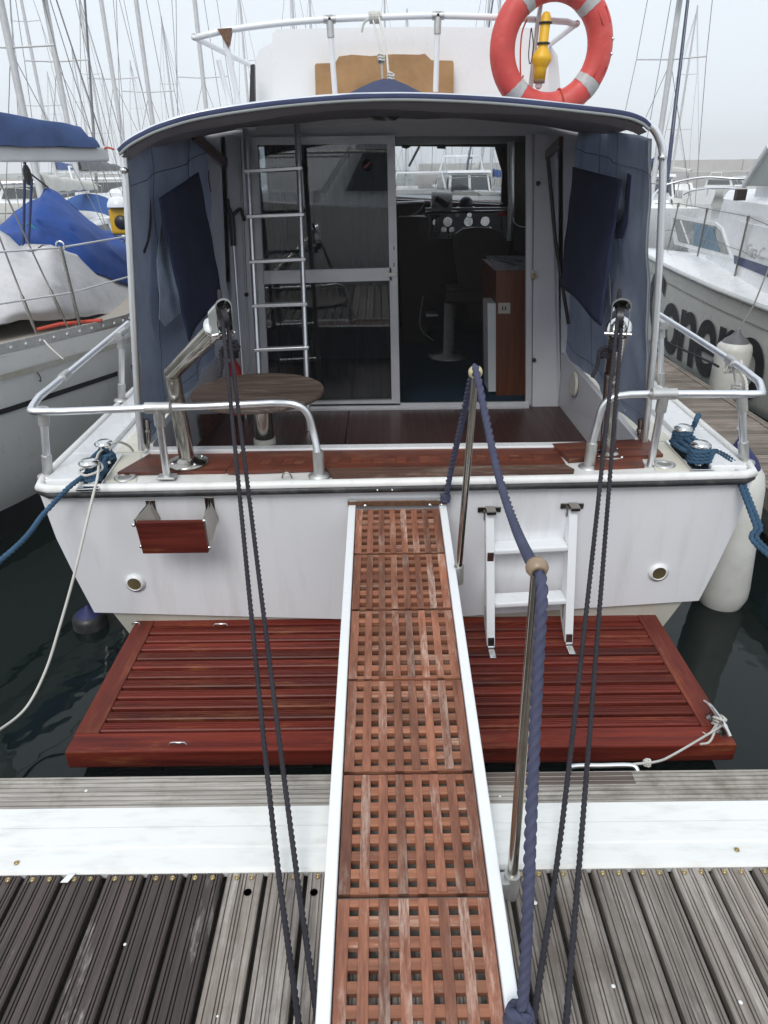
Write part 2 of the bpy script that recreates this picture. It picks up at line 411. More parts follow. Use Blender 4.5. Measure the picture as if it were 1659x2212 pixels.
class MB:
    def __init__(s):
        s.v, s.f, s.sm = [], [], []
    def add(s, vs, fs, smooth=False):
        o_ = len(s.v)
        s.v += [tuple(p) for p in vs]
        s.f += [tuple(i + o_ for i in q) for q in fs]
        s.sm += [smooth] * len(fs)
        return s
    def box(s, a, b_):
        (x0, y0, z0), (x1, y1, z1) = a, b_
        x0, x1 = min(x0, x1), max(x0, x1); y0, y1 = min(y0, y1), max(y0, y1); z0, z1 = min(z0, z1), max(z0, z1)
        return s.add([(x0, y0, z0), (x1, y0, z0), (x1, y1, z0), (x0, y1, z0), (x0, y0, z1), (x1, y0, z1), (x1, y1, z1), (x0, y1, z1)],
                     [(0, 3, 2, 1), (4, 5, 6, 7), (0, 1, 5, 4), (1, 2, 6, 5), (2, 3, 7, 6), (3, 0, 4, 7)])
    def bar(s, p, q, w, h, upv=(0, 0, 1)):
        """rectangular bar from p to q, w across, h along upv"""
        p, q, upv = Vector(p), Vector(q), Vector(upv)
        t = (q - p).normalized(); sx = t.cross(upv).normalized(); u = sx.cross(t).normalized()
        c = [p + sx * (i * w / 2) + u * (j * h / 2) for i, j in ((-1, -1), (1, -1), (1, 1), (-1, 1))]
        d = [x + (q - p) for x in c]
        return s.add(c + d, [(0, 1, 2, 3), (7, 6, 5, 4), (0, 4, 5, 1), (1, 5, 6, 2), (2, 6, 7, 3), (3, 7, 4, 0)])
    def prism(s, poly, off, smooth=False):
        poly = [Vector(p) for p in poly]; off = Vector(off); n = len(poly)
        top = [p + off for p in poly]
        s.add(poly, [tuple(range(n))[::-1]]); s.add(top, [tuple(range(n))])
        return s.add(poly + top, [(i, (i + 1) % n, (i + 1) % n + n, i + n) for i in range(n)], smooth)
    def tube(s, pts, r, n=10, caps=True, closed=False):
        pts = [Vector(p) for p in pts]; m_ = len(pts)
        fr = frames(pts)
        vs = []
        for i, (p, (N, B)) in enumerate(zip(pts, fr)):
            rr = r[i] if isinstance(r, (list, tuple)) else r
            vs += [p + (N * math.cos(2 * math.pi * k / n) + B * math.sin(2 * math.pi * k / n)) * rr for k in range(n)]
        fs = [(i * n + k, i * n + (k + 1) % n, (i + 1) * n + (k + 1) % n, (i + 1) * n + k) for i in range(m_ - 1) for k in range(n)]
        if closed:
            fs += [((m_ - 1) * n + k, (m_ - 1) * n + (k + 1) % n, (k + 1) % n, k) for k in range(n)]
        s.add(vs, fs, True)
        if caps and not closed:
            s.add(vs[:n], [tuple(range(n))[::-1]]); s.add(vs[-n:], [tuple(range(n))])
        return s
    def cyl(s, p, q, r, r2=None, n=16):
        return s.tube([p, q], [r, r if r2 is None else r2], n)
    def rope(s, pts, rad, pitch=None, n=12, lobes=3, depth=0.44):
        pitch = pitch or rad * 1.75
        pts = resample(pts, pitch / 5)
        fr = frames(pts); m_ = len(pts); vs = []
        step = (pts[1] - pts[0]).length
        for i, (p, (N, B)) in enumerate(zip(pts, fr)):
            tw = 2 * math.pi * i * step / pitch / 1.0
            for k in range(n):
                a = 2 * math.pi * k / n
                q = a - tw / lobes * 1.0
                rr = rad * (1 - depth + depth * abs(math.cos(lobes / 2 * q)))
                vs.append(p + (N * math.cos(a) + B * math.sin(a)) * rr)
        fs = [(i * n + k, i * n + (k + 1) % n, (i + 1) * n + (k + 1) % n, (i + 1) * n + k) for i in range(m_ - 1) for k in range(n)]
        s.add(vs, fs, True)
        s.add(vs[:n], [tuple(range(n))[::-1]]); s.add(vs[-n:], [tuple(range(n))])
        return s
    def lathe(s, prof, org, axis=(0, 0, 1), n=20, closed=False, smooth=True):
        org, ax = Vector(org), Vector(axis).normalized()
        N = ax.orthogonal().normalized(); B = ax.cross(N)
        vs = []
        for r_, z in prof:
            vs += [org + ax * z + (N * math.cos(2 * math.pi * k / n) + B * math.sin(2 * math.pi * k / n)) * r_ for k in range(n)]
        m_ = len(prof)
        fs = [(i * n + k, i * n + (k + 1) % n, (i + 1) * n + (k + 1) % n, (i + 1) * n + k) for i in range(m_ - 1) for k in range(n)]
        if closed:
            fs += [((m_ - 1) * n + k, (m_ - 1) * n + (k + 1) % n, (k + 1) % n, k) for k in range(n)]
        s.add(vs, fs, smooth)
        if not closed:
            if prof[0][0] > 1e-5: s.add(vs[:n], [tuple(range(n))[::-1]])
            if prof[-1][0] > 1e-5: s.add(vs[-n:], [tuple(range(n))])
        return s
    def grid(s, fn, nu, nv, smooth=True):
        vs = [fn(i / nu, j / nv) for j in range(nv + 1) for i in range(nu + 1)]
        w = nu + 1
        return s.add(vs, [(j * w + i, j * w + i + 1, (j + 1) * w + i + 1, (j + 1) * w + i) for j in range(nv) for i in range(nu)], smooth)
    def sphere(s, c, r, n=14, sc=(1, 1, 1)):
        c = Vector(c)
        m_ = n // 2
        vs = [c + Vector((math.sin(math.pi * j / m_) * math.cos(2 * math.pi * i / n) * r * sc[0], math.sin(math.pi * j / m_) * math.sin(2 * math.pi * i / n) * r * sc[1], math.cos(math.pi * j / m_) * r * sc[2])) for j in range(m_ + 1) for i in range(n)]
        return s.add(vs, [(j * n + i, (j + 1) * n + i, (j + 1) * n + (i + 1) % n, j * n + (i + 1) % n) for j in range(m_) for i in range(n)], True)
    def loft(s, secs, smooth=True, close=False):
        m_ = len(secs[0])
        vs = [p for q in secs for p in q]
        fs = [(j * m_ + i, j * m_ + i + 1, (j + 1) * m_ + i + 1, (j + 1) * m_ + i) for j in range(len(secs) - 1) for i in range(m_ - 1)]
        if close:
            fs += [(j * m_ + m_ - 1, j * m_, (j + 1) * m_, (j + 1) * m_ + m_ - 1) for j in range(len(secs) - 1)]
        return s.add(vs, fs, smooth)
    def mesh(s, name):
        me = bpy.data.meshes.new(name)
        me.from_pydata(s.v, [], s.f)
        me.polygons.foreach_set('use_smooth', s.sm)
        me.update()
        return me
    def build(s, name, mat, parent=None, bevel=0.0, solid=0.0, seg=2):
        return link(name, s.mesh(name), mat, parent, bevel, solid, seg)

def link(name, me, mat, parent=None, bevel=0.0, solid=0.0, seg=2):
    if mat and not me.materials:
        me.materials.append(mat)
    ob = bpy.data.objects.new(name, me)
    COL.objects.link(ob)
    if parent is not None:
        put(ob, parent)
    if solid:
        md = ob.modifiers.new('thickness', 'SOLIDIFY'); md.thickness = solid; md.offset = 0
    if bevel:
        md = ob.modifiers.new('bevel', 'BEVEL'); md.width = bevel; md.segments = seg; md.limit_method = 'ANGLE'; md.angle_limit = R(40)
    return ob
ROOTS = {}
def put(ob, parent):
    ob.parent = parent
    if parent.name in ROOTS:                      # world-space parts under a root standing elsewhere
        ob.matrix_parent_inverse = Matrix.Translation(-ROOTS[parent.name])
def thing(name, label, cat, loc=(0, 0, 0), group=None):
    e = bpy.data.objects.new(name, None)
    COL.objects.link(e)
    e.location = loc
    e.empty_display_size = 0.1
    ROOTS[e.name] = Vector(loc)
    return tag(e, label, cat, group)
def tag(o_, label, cat, group=None):
    o_['label'] = label; o_['category'] = cat
    if group: o_['group'] = group
    return o_
def struct(o_):
    o_['kind'] = 'structure'; return o_
def lerp(a, b_, t): return a + (b_ - a) * t
# ================================================================== THE SETTING
WZ = -0.50
w = MB()
w.add([(-900, -600, WZ), (900, -600, WZ), (900, 1500, WZ), (-900, 1500, WZ)], [(0, 1, 2, 3)])
struct(w.build('water', water_m))

# ---- foreground pontoon: lengthwise grooved boards, white strip, grooved edge board
Y_STRIP0, Y_STRIP1, Y_EDGE = 1.256, 1.470, 1.600
pon = bpy.data.objects.new('pontoon', MB().box((-6, -3.0, -0.16), (6, Y_EDGE - 0.03, -0.045)).mesh('pontoon'))
COL.objects.link(pon); pon.data.materials.append(dark_beam); struct(pon)
def grooved(width, length, grooves, gw, gd, th, along):
    """one board, grooves cut in its top; origin at the middle of one end"""
    xs = [(-width / 2, -0.004), (-width / 2 + 0.004, 0)]
    for g in grooves:
        c = -width / 2 + g * width
        xs += [(c - gw / 2, 0), (c - gw / 2 + 0.0008, -gd), (c + gw / 2 - 0.0008, -gd), (c + gw / 2, 0)]
    xs += [(width / 2 - 0.004, 0), (width / 2, -0.004)]
    prof = xs + [(width / 2, -th), (-width / 2, -th)]
    mb = MB()
    if along == 'y':
        mb.prism([(x, 0, z) for x, z in prof][::-1], (0, length, 0))
    else:
        mb.prism([(0, x, z) for x, z in prof], (length, 0, 0))
    return mb
PITCHB = 0.1098
L_B = 3.9
m_dry = grooved(0.096, L_B, (0.13, 0.22, 0.45, 0.54, 0.80, 0.88), 0.0036, 0.006, 0.026, 'y').mesh('board'); m_dry.materials.append(board_dry)
m_dry2 = grooved(0.096, L_B, (0.14, 0.38, 0.47, 0.56, 0.82), 0.0036, 0.006, 0.026, 'y').mesh('board'); m_dry2.materials.append(board_dry)
m_wet = grooved(0.096, L_B, (0.13, 0.22, 0.45, 0.54, 0.80, 0.88), 0.0036, 0.006, 0.026, 'y').mesh('board'); m_wet.materials.append(board_wet)
scr = MB().lathe([(0.0, 0.0030), (0.0030, 0.0030), (0.0034, 0.0012), (0.0050, 0.0012), (0.0056, 0.0034), (0.0066, 0.0030), (0.0070, 0.0)], (0, 0, 0), n=10).mesh('screw')
scr.materials.append(brass)
x = -0.442 - PITCHB / 2 - 24 * PITCHB
while x < 3.2:
    wet = x < -0.46
    bo = link('board', m_wet if wet else random.choice((m_dry, m_dry2)), None, pon)
    bo.location = (x + random.uniform(-.002, .002), Y_STRIP0 - L_B, random.uniform(-.002, .001))
    if -1.6 < x < 1.7:
        for k in (-0.022, 0.022):
            so = link('screw', scr, None, pon)
            so.location = (x + k + random.uniform(-.003, .003), Y_STRIP0 - 0.014, 0.0005)
    x += PITCHB
for hx, hy in [atZ(x_, y_, 0.0).xy for x_, y_ in ((535, 1928), (678, 1928))]:          # dark bolt holes
    MB().lathe([(0.0105, 0.0012), (0.0, 0.0012)], (hx, hy, 0.0), n=12).build('bolt_hole', black_plastic, pon)
st = MB()
st.prism([(-6, Y_STRIP0 + 0.004, -0.02), (-6, Y_STRIP0, 0.002), (-6, Y_STRIP0 + 0.008, 0.012), (-6, Y_STRIP0 + 0.07, 0.011), (-6, Y_STRIP0 + 0.078, 0.0125), (-6, Y_STRIP1 - 0.075, 0.0125), (-6, Y_STRIP1 - 0.07, 0.011), (-6, Y_STRIP1 - 0.004, 0.012), (-6, Y_STRIP1, 0.004), (-6, Y_STRIP1, -0.02)], (12, 0, 0))
st.build('edge_strip', pvc, pon)
for sx, sy in ((-1.02, 1.285), (0.965, 1.30), (-2.2, 1.29), (2.1, 1.29)):
    so = link('screw', scr, None, pon); so.location = (sx, sy, 0.0125)
eb = grooved(Y_EDGE - Y_STRIP1 - 0.004, 12, (0.10, 0.235, 0.37, 0.505, 0.64, 0.775, 0.90), 0.0048, 0.006, 0.03, 'x').mesh('edge_board')
eb.materials.append(board_edge)
for x0 in (-6.0,):
    e_ = link('edge_board', eb, None, pon); e_.location = (x0, (Y_EDGE + Y_STRIP1) / 2 + 0.002, 0.0)
# the damp patch left of the platform cord is a damp length of the outer laths
dp = grooved(0.052, 0.47, (0.30, 0.64), 0.0048, 0.006, 0.0085, 'x').mesh('damp_lath'); dp.materials.append(board_wet_edge)
d_ = link('damp_lath', dp, None, pon); d_.location = (0.30, Y_EDGE - 0.031, 0.0022)
MB().box((-6, Y_EDGE - 0.028, -0.34), (6, Y_EDGE - 0.006, -0.032)).build('fascia_beam', dark_beam, pon)
for fx in (-4.6, -1.6, 1.6, 4.6):
    MB().box((fx - 0.8, -2.6, -0.95), (fx + 0.8, Y_EDGE - 0.12, -0.17)).build('float', concrete, pon, bevel=0.03)

# white droppings and scraps lying on the boards
for k, (x_, y_, r_) in enumerate(((1156, 1950, .006), (1140, 2050, .004), (1145, 2215, .004), (1236, 1752, .003), (1210, 1750, .004), (1600, 2165, .005), (470, 2195, .003), (270, 2040, .004), (717, 1795, .003), (186, 1708, .005), (1325, 2130, .005), (1080, 1720, .004))):
    q = atZ(x_, y_, 0.0012)
    MB().lathe([(r_, 0), (r_ * .8, .0014), (0, .0018)], q, n=9).build('dropping', paper_white, pon)
q = atZ(146, 1899, 0.004)
sc_ = MB().add([q + Vector((-.016, -.010, 0)), q + Vector((.006, -.013, .004)), q + Vector((.018, .010, .007)), q + Vector((-.004, .012, .002))], [(0, 1, 2, 3)]).build('paper_scrap', paper_white, None, solid=0.0008)
tag(sc_, 'small white paper scrap on the dark boards at the left', 'scrap')
# ---- finger pontoon on the right: cross boards between two side beams
fin = bpy.data.objects.new('finger_pontoon', MB().box((2.40, Y_EDGE, -0.20), (2.90, 9.2, -0.075)).mesh('finger_pontoon'))
COL.objects.link(fin); fin.data.materials.append(dark_beam); struct(fin)
fb = grooved(0.056, 0.50, (0.25, 0.5, 0.75), 0.005, 0.005, 0.024, 'x').mesh('cross_board'); fb.materials.append(finger_wood)
y = Y_EDGE + 0.05
while y < 9.15:
    q = link('cross_board', fb, None, fin); q.location = (2.40, y, -0.048 + random.uniform(-.002, .002)); y += 0.070
for a_, b_ in ((2.34, 2.398), (2.902, 2.96)):
    for k in range(2):
        MB().box((a_ + k * 0.030, Y_EDGE + 0.002, -0.17), (a_ + k * 0.030 + 0.026, 9.2, -0.040)).build('side_beam', finger_wood, fin, bevel=0.004)
for fy in (3.0, 5.6, 8.2):
    MB().box((2.42, fy - 0.6, -0.9), (2.88, fy + 0.6, -0.21)).build('float', concrete, fin, bevel=0.03)
MB().box((2.352, 1.9, -0.42), (2.372, 3.6, -0.19)).build('blue_bumper', fender_blue, fin)

# ---- breakwater and hill beyond the harbour
def wall_run(name, label, p, q, h, th):
    p, q = Vector(p), Vector(q)
    t = (q - p).normalized(); nrm = Vector((-t.y, t.x, 0))
    root = thing(name, label, 'breakwater', (p + q) / 2)
    prof = [(-th, WZ - 1), (-th, WZ + h * 0.45), (0, WZ + h * 0.5), (0, WZ + h), (th * 0.5, WZ + h), (th * 0.5, WZ - 1)]
    n_ = 14
    for k in range(n_):
        a_ = p.lerp(q, k / n_); L_ = (q - p).length / n_ - 0.15
        MB().prism([a_ + nrm * d + Vector((0, 0, z)) for d, z in prof], t * L_).build('wall_block', concrete, root)
    return root
wall_run('breakwater', 'long grey concrete breakwater across the water on the right', (10, 200, 0), (190, 165, 0), 4.7, 6)
wall_run('breakwater', 'low grey concrete quay far behind the masts on the left', (-190, 185, 0), (-12, 215, 0), 2.6, 5)
hl = MB()
def hill_fn(u, v):
    X = lerp(-300, 250, u); Yv = lerp(330, 540, v)
    hgt = 5.5 * math.exp(-((X + 30) / 110) ** 2) + 5 * math.exp(-((X + 200) / 80) ** 2) + 2 * noise.noise(Vector((X * 0.02, Yv * 0.015, 3)))
    return Vector((X, Yv, WZ - 1 + max(0, hgt) * math.sin(math.pi * min(1, v * 1.3 + 0.02)) ** 0.7))
hl.grid(hill_fn, 60, 14)
struct(hl.build('hill', hill_green))

# ================================================================== THE MOTOR BOAT
BX = 0.055                                   # its centre line
YT = 2.93                                    # transom plane
boat = thing('motor_boat', 'white motor cruiser moored stern-to with open cockpit and navy canopy', 'motor boat', (BX, YT, WZ))
def hz(x): return 0.0095 * (x - BX)          # the slight list of the boat
def half(Yv):                                # half beam along the boat
    t = (Yv - YT) / 8.6
    return 1.655 + 0.10 * math.sin(min(1, t * 2) * math.pi / 2) if t < 0.5 else 1.755 * math.sqrt(max(0.0, 1 - ((t - 0.5) / 0.5) ** 2.4)) + 0.02
# upper hull: transom panel and sides
secs = []
for i in range(25):
    Yv = YT + 8.6 * (i / 24) ** 1.2
    hb = half(Yv); t = (Yv - YT) / 8.6
    bot = lerp(0.925, 0.55, t ** 2)
    zs = 0.395 + 0.45 * t ** 2; zb = lerp(-0.265, -0.10, t)
    row = []
    for s_ in (-1, 1):
        side = [(1.0, zs), (0.985, lerp(zs, zb, 0.35)), (lerp(0.985, bot, 0.5), lerp(zs, zb, 0.7)), (bot, zb), (0.0, zb - 0.085)]
        if s_ == 1: side = side[::-1][1:]
        row += [Vector((BX + s_ * hb * a_, Yv, z + hz(BX + s_ * hb * a_))) for a_, z in side]
    secs.append(row)
hull = MB().loft(secs)
hull.add(secs[0], [tuple(range(len(secs[0])))[::-1]])
hull_o = hull.build('hull', transom_white, boat)
# lower hull set back under the transom overhang
secs2 = []
for i in range(12):
    Yv = 2.955 + 8.0 * i / 11; k = half(Yv) / 1.66
    secs2.append([Vector((BX + a_ * k, Yv, z)) for a_, z in ((-1.49, -0.22), (-1.38, -0.45), (-1.37, -0.462), (-1.15, -0.85), (0, -1.1), (1.15, -0.85), (1.37, -0.462), (1.38, -0.45), (1.49, -0.22))])
lh = MB().loft(secs2); lh.add(secs2[0], [tuple(range(9))[::-1]])
lh.build('lower_hull', cream_hull, boat)
bs = MB()
for s_ in (-1, 1):
    bs.loft([[p + Vector((s_ * 0.012, -0.004, 0)) for p in (Vector((BX + s_ * 1.372 * k_, yy, -0.452)), Vector((BX + s_ * 1.26 * k_, yy, -0.66)))] for yy, k_ in ((2.955, 1), (5, 1.05), (8, 1.0))])
bs.prism([(BX - 1.38, 2.949, -0.452), (BX + 1.38, 2.949, -0.452), (BX + 1.2, 2.949, -0.80), (BX - 1.2, 2.949, -0.80)], (0, 0.003, 0))
bs.build('boot_stripe', antifoul, boat)
# rub rail round the stern and sides
rp = [Vector((BX - half(yy) - 0.022, yy, 0.410 + hz(BX - half(yy)))) for yy in (7.5, 6.2, 5, 4, 3.3, 3.05)]
rr_ = [Vector((BX + half(yy) + 0.022, yy, 0.410 + hz(BX + half(yy)))) for yy in (3.05, 3.3, 4, 5, 6.2, 7.5)]
cl = [Vector((BX - 1.655, 2.945, 0.410 + hz(-1.6))), Vector((BX - 1.60, 2.905, 0.410 + hz(-1.6)))]
cr = [Vector((BX + 1.60, 2.905, 0.410 + hz(1.7))), Vector((BX + 1.655, 2.945, 0.410 + hz(1.7)))]
rail_path = rp + cl + [Vector((BX + k, 2.90, 0.410 + hz(BX + k))) for k in (-1.2, -0.6, 0, 0.6, 1.2)] + cr + rr_
MB().tube([p - Vector((0, 0, 0.006)) for p in rail_path], 0.018, 12).build('rub_rail', black_rubber, boat)
MB().tube([p + Vector((0, 0.014 if 2.88 < p.y < 2.92 else 0, 0.016)) for p in rail_path], 0.0235, 10).build('deck_edge_trim', gelcoat_top, boat)
for sx in (-0.021, 0.021):
    MB().sphere((BX - 0.05 + sx * 1.6, 2.882, 0.404), 0.006, 8).build('rail_rivet', steel_bright, boat)
# decks
DZ = 0.43
dk = MB()
dk.prism([(BX - 1.63, 2.915, DZ - 0.035), (BX + 1.63, 2.915, DZ - 0.035), (BX + 1.63, 3.345, DZ - 0.035), (BX - 1.63, 3.345, DZ - 0.035)], (0, 0, 0.035))
for v_i, p in enumerate(dk.v): dk.v[v_i] = (p[0], p[1], p[2] + hz(p[0]))
dk.build('aft_deck', gelcoat_top, boat, bevel=0.006)
for s_ in (-1, 1):
    inn = 1.255
    pts_o = [Vector((BX + s_ * (half(yy) - 0.03), yy, DZ + hz(BX + s_ * 1.6))) for yy in (3.348, 4, 5, 6, 7, 8)]
    sdk = MB().prism([p - Vector((0, 0, .04)) for p in pts_o] + [Vector((BX + s_ * inn, yy, DZ - .04 + hz(BX + s_ * inn))) for yy in (8, 3.348)], (0, 0, .04))
    sdk.build('side_deck', gelcoat_top, boat)
    cap = [Vector((BX + s_ * (half(yy) - 0.105), yy, DZ + 0.012 + hz(BX + s_ * 1.6))) for yy in (2.96, 3.3, 4, 5, 6, 7, 8)]
    cp = MB()
    for a_, b_ in zip(cap, cap[1:]): cp.bar(a_, b_, 0.165, 0.03)
    cp.build('bulwark_cap', gelcoat, boat, bevel=0.008)
    MB().prism([(BX + s_ * 1.285, 3.36, DZ + .002 + hz(s_ * 1.3)), (BX + s_ * 1.445, 3.36, DZ + .002 + hz(s_ * 1.45)), (BX + s_ * 1.46, 6.5, DZ + .002 + hz(s_ * 1.46)), (BX + s_ * 1.285, 6.5, DZ + .002 + hz(s_ * 1.3))], (0, 0, 0.003)).build('nonskid_panel', nonskid, boat)
    MB().prism([(BX + s_ * 1.215, 2.975, DZ + .002 + hz(s_ * 1.2)), (BX + s_ * 1.44, 2.975, DZ + .002 + hz(s_ * 1.44)), (BX + s_ * 1.44, 3.33, DZ + .002 + hz(s_ * 1.44)), (BX + s_ * 1.30, 3.33, DZ + .002 + hz(s_ * 1.3))], (0, 0, 0.003)).build('nonskid_panel', nonskid, boat)
# teak on the transom cap, from the photograph's outlines on the deck plane
def deck_poly(px, z, th=0.016):
    pts = [atZ(x_, y_, z) for x_, y_ in px]
    return MB().prism([p - Vector((0, 0, 0)) for p in pts][::-1], (0, 0, th))
ZD = DZ + 0.004
deck_poly([(254, 1027), (328, 984), (520, 980), (488, 1024)], ZD - 0.012).build('cap_plank', teak_cap, boat, bevel=0.003)
deck_poly([(490, 1024), (522, 980), (1196, 968), (1222, 1010), (700, 1018)], ZD - 0.002).build('cap_plank', teak_cap, boat, bevel=0.003)
deck_poly([(1192, 966), (1398, 955), (1432, 990), (1285, 996), (1228, 1000)], ZD + 0.008, 0.02).build('cap_plank', teak_cap, boat, bevel=0.004)
deck_poly([(1282, 998), (1384, 992), (1392, 1012), (1284, 1016)], ZD + 0.006, 0.014).build('cap_plank', teak_cap, boat, bevel=0.003)
o_ = deck_poly([(704, 1020), (1222, 1012), (1240, 1022), (1238, 1028), (720, 1036)], ZD - 0.002, 0.02).build('weathered_strip', teak_weather, boat, bevel=0.004)
o_['label'] = 'grey weathered teak strip along the transom edge'
# lighter inlay blocks along the middle plank
n_in = 26
for k in range(n_in):
    xa = lerp(540, 1175, k / n_in); xb = lerp(540, 1175, (k + 0.86) / n_in)
    sk = lerp(-6, 4, k / n_in)
    ya, yb = lerp(1004, 993, k / n_in), lerp(992, 981, k / n_in)
    deck_poly([(xa + sk, ya), (xb + sk, ya), (xb - sk, yb), (xa - sk, yb)], ZD + 0.0142, 0.002).build('inlay_block', teak_cap, boat)
MB().box((BX - 1.24, 3.285, DZ - 0.002), (BX + 1.24, 3.345, DZ + 0.028)).build('coaming_lip', gelcoat, boat, bevel=0.006)
# ---- cockpit
SZ = 0.17
for k, (x0, x1) in enumerate(((BX - 1.24, -0.245), (-0.24, 0.56), (0.565, BX + 1.24))):
    MB().box((x0, 3.36, SZ - 0.03), (x1, 4.86, SZ)).build('sole_panel', sole_wood, boat, bevel=0.003)
MB().box((BX - 1.24, 3.33, SZ - 0.03), (BX + 1.24, 3.35, DZ - 0.003)).build('coaming_wall', inner_white, boat)
for s_ in (-1, 1):
    MB().prism([(BX + s_ * 1.235, 3.35, SZ - .03), (BX + s_ * 1.235, 5.0, SZ - .03), (BX + s_ * 1.22, 5.0, 0.56), (BX + s_ * 1.24, 3.35, 0.47)], (s_ * 0.035, 0, 0)).build('cockpit_side', inner_white, boat, bevel=0.006)
sp = atX(1241, 830, BX + 1.222)
MB().lathe([(0.085, 0), (0.085, 0.012), (0.07, 0.018), (0.05, 0.013), (0.0, 0.016)], sp, (-1, 0, 0), 24).build('speaker', ivory, boat)
# red-brown locker on the left of the cockpit, below the table
MB().prism([atX(432, 895, BX - 1.205), atX(487, 893, BX - 1.205), atX(452, 950, BX - 1.205), atX(440, 945, BX - 1.205)], (0.012, 0, 0)).build('locker_door', red_wood, boat)

# ---- cabin bulkhead and door
YB = 4.90
def bw(px, th, name, mat, par, Y=YB, bevel=0.0):
    """panel on the bulkhead plane from picture outlines, th deep towards the stern"""
    return MB().prism([atY(x_, y_, Y) for x_, y_ in px][::-1], (0, -th, 0)).build(name, mat, par, bevel)
ZR = 1.99
bh = boat
bw([(1141, 285), (1290, 285), (1290, 880), (1141, 880)], -0.05, 'bulkhead_panel', inner_white, bh)
bw([(420, 285), (517, 285), (545, 884), (440, 884)], -0.05, 'bulkhead_panel', inner_white, bh)
bw([(470, 262), (1290, 262), (1290, 292), (470, 296)], -0.05, 'bulkhead_header', inner_white, bh)
# panels that turn outward to the cabin sides
MB().prism([atY(1206, 285, YB), atY(1207, 880, YB), atY(1207, 880, YB) + Vector((0.10, 0.45, 0)), atY(1206, 285, YB) + Vector((0.22, 0.45, 0))], (0.03, 0, 0)).build('bulkhead_return', inner_white, bh)
MB().prism([atY(486, 285, YB), atY(508, 884, YB), atY(508, 884, YB) + Vector((-0.12, 0.45, 0)), atY(486, 285, YB) + Vector((-0.25, 0.45, 0))], (-0.03, 0, 0)).build('bulkhead_return', inner_white, bh)
# corner posts that stand proud of the panels
MB().prism([atY(1155, 290, YB - .03), atY(1190, 290, YB - .03), atY(1205, 880, YB - .03), atY(1150, 880, YB - .03)][::-1], (0, 0.028, 0)).build('corner_post', inner_white, bh, bevel=0.006)
MB().prism([atY(490, 292, YB - .03), atY(513, 292, YB - .03), atY(540, 880, YB - .03), atY(508, 880, YB - .03)][::-1], (0, 0.028, 0)).build('corner_post', inner_white, bh, bevel=0.006)
# sill
sl = MB()
for k in range(3):
    p0, p1 = atY(555, 876 + k * 3.2, YB - 0.02 - 0.022 * k), atY(1142, 870 + k * 3.2, YB - 0.02 - 0.022 * k)
    sl.box((p0.x, p0.y - 0.02, SZ), (p1.x, p0.y, SZ + 0.035 - 0.011 * k))
sl.build('door_sill', door_alu, bh)
# frame of the sliding door
fr_px = {'left': (545, 560), }
door = MB()
door.prism([atY(x_, y_, YB - .005) for x_, y_ in ((520, 296), (545, 296), (572, 880), (545, 880))][::-1], (0, 0.04, 0))
jam = door.build('door_jamb', door_alu, bh, bevel=0.003)
bw([(1135, 292), (1147, 292), (1146, 872), (1134, 872)], 0.03, 'door_jamb', door_alu, bh)
sd_ = MB().prism([atY(x_, y_, YB) for x_, y_ in ((545, 297), (853, 293), (853, 311), (546, 314))][::-1], (0, -0.04, 0)).build('sliding_door', door_alu, bh, bevel=0.003)
def dpart(px, nm): MB().prism([atY(x_, y_, YB) for x_, y_ in px][::-1], (0, -0.04, 0)).build(nm, door_alu, sd_, bevel=0.003)
dpart([(546, 314), (558, 314), (584, 862), (572, 880)], 'stile')
dpart([(836, 311), (853, 311), (864, 873), (846, 861)], 'stile')
dpart([(570, 584), (845, 577), (846, 604), (571, 612)], 'lock_rail')
dpart([(584, 866), (846, 861), (864, 873), (572, 881)], 'bottom_rail')
MB().prism([atY(x_, y_, YB - .015) for x_, y_ in ((556, 312), (838, 309), (842, 580), (568, 586))][::-1], (0, -0.004, 0)).build('upper_pane', pane_glass, sd_)
MB().prism([atY(x_, y_, YB - .015) for x_, y_ in ((570, 610), (843, 602), (848, 864), (582, 868))][::-1], (0, -0.004, 0)).build('lower_pane', pane_glass, sd_)
la = atY(848, 593, YB - 0.045)
MB().box((la.x - 0.06, la.y - 0.006, la.z - 0.012), (la.x + 0.02, la.y, la.z + 0.012)).box((la.x + 0.003, la.y - 0.02, la.z - 0.012), (la.x + 0.022, la.y - 0.006, la.z + 0.012)).build('latch', steel_bright, sd_)
for yy in (536, 572):
    q = atY(851, yy, YB - 0.0415); MB().box((q.x - .003, q.y, q.z - .012), (q.x + .003, q.y + .001, q.z + .012)).build('keyhole', black_plastic, sd_)
# round sticker on the upper pane
q = atY(793, 357, YB - 0.020)
stk = MB().lathe([(0.034, 0.001), (0.027, 0.001)], q, (0, -1, 0), 24, smooth=False).build('sticker', red_paint, sd_)
MB().lathe([(0.027, 0.0012), (0.0, 0.0012)], q, (0, -1, 0), 20).build('sticker_face', plain('sticker_grey', (0.25, 0.25, 0.26)), stk)
MB().bar(q + Vector((-0.02, -0.002, -0.018)), q + Vector((0.02, -0.002, 0.018)), 0.008, 0.001, (0, 1, 0)).build('sticker_bar', red_paint, stk)
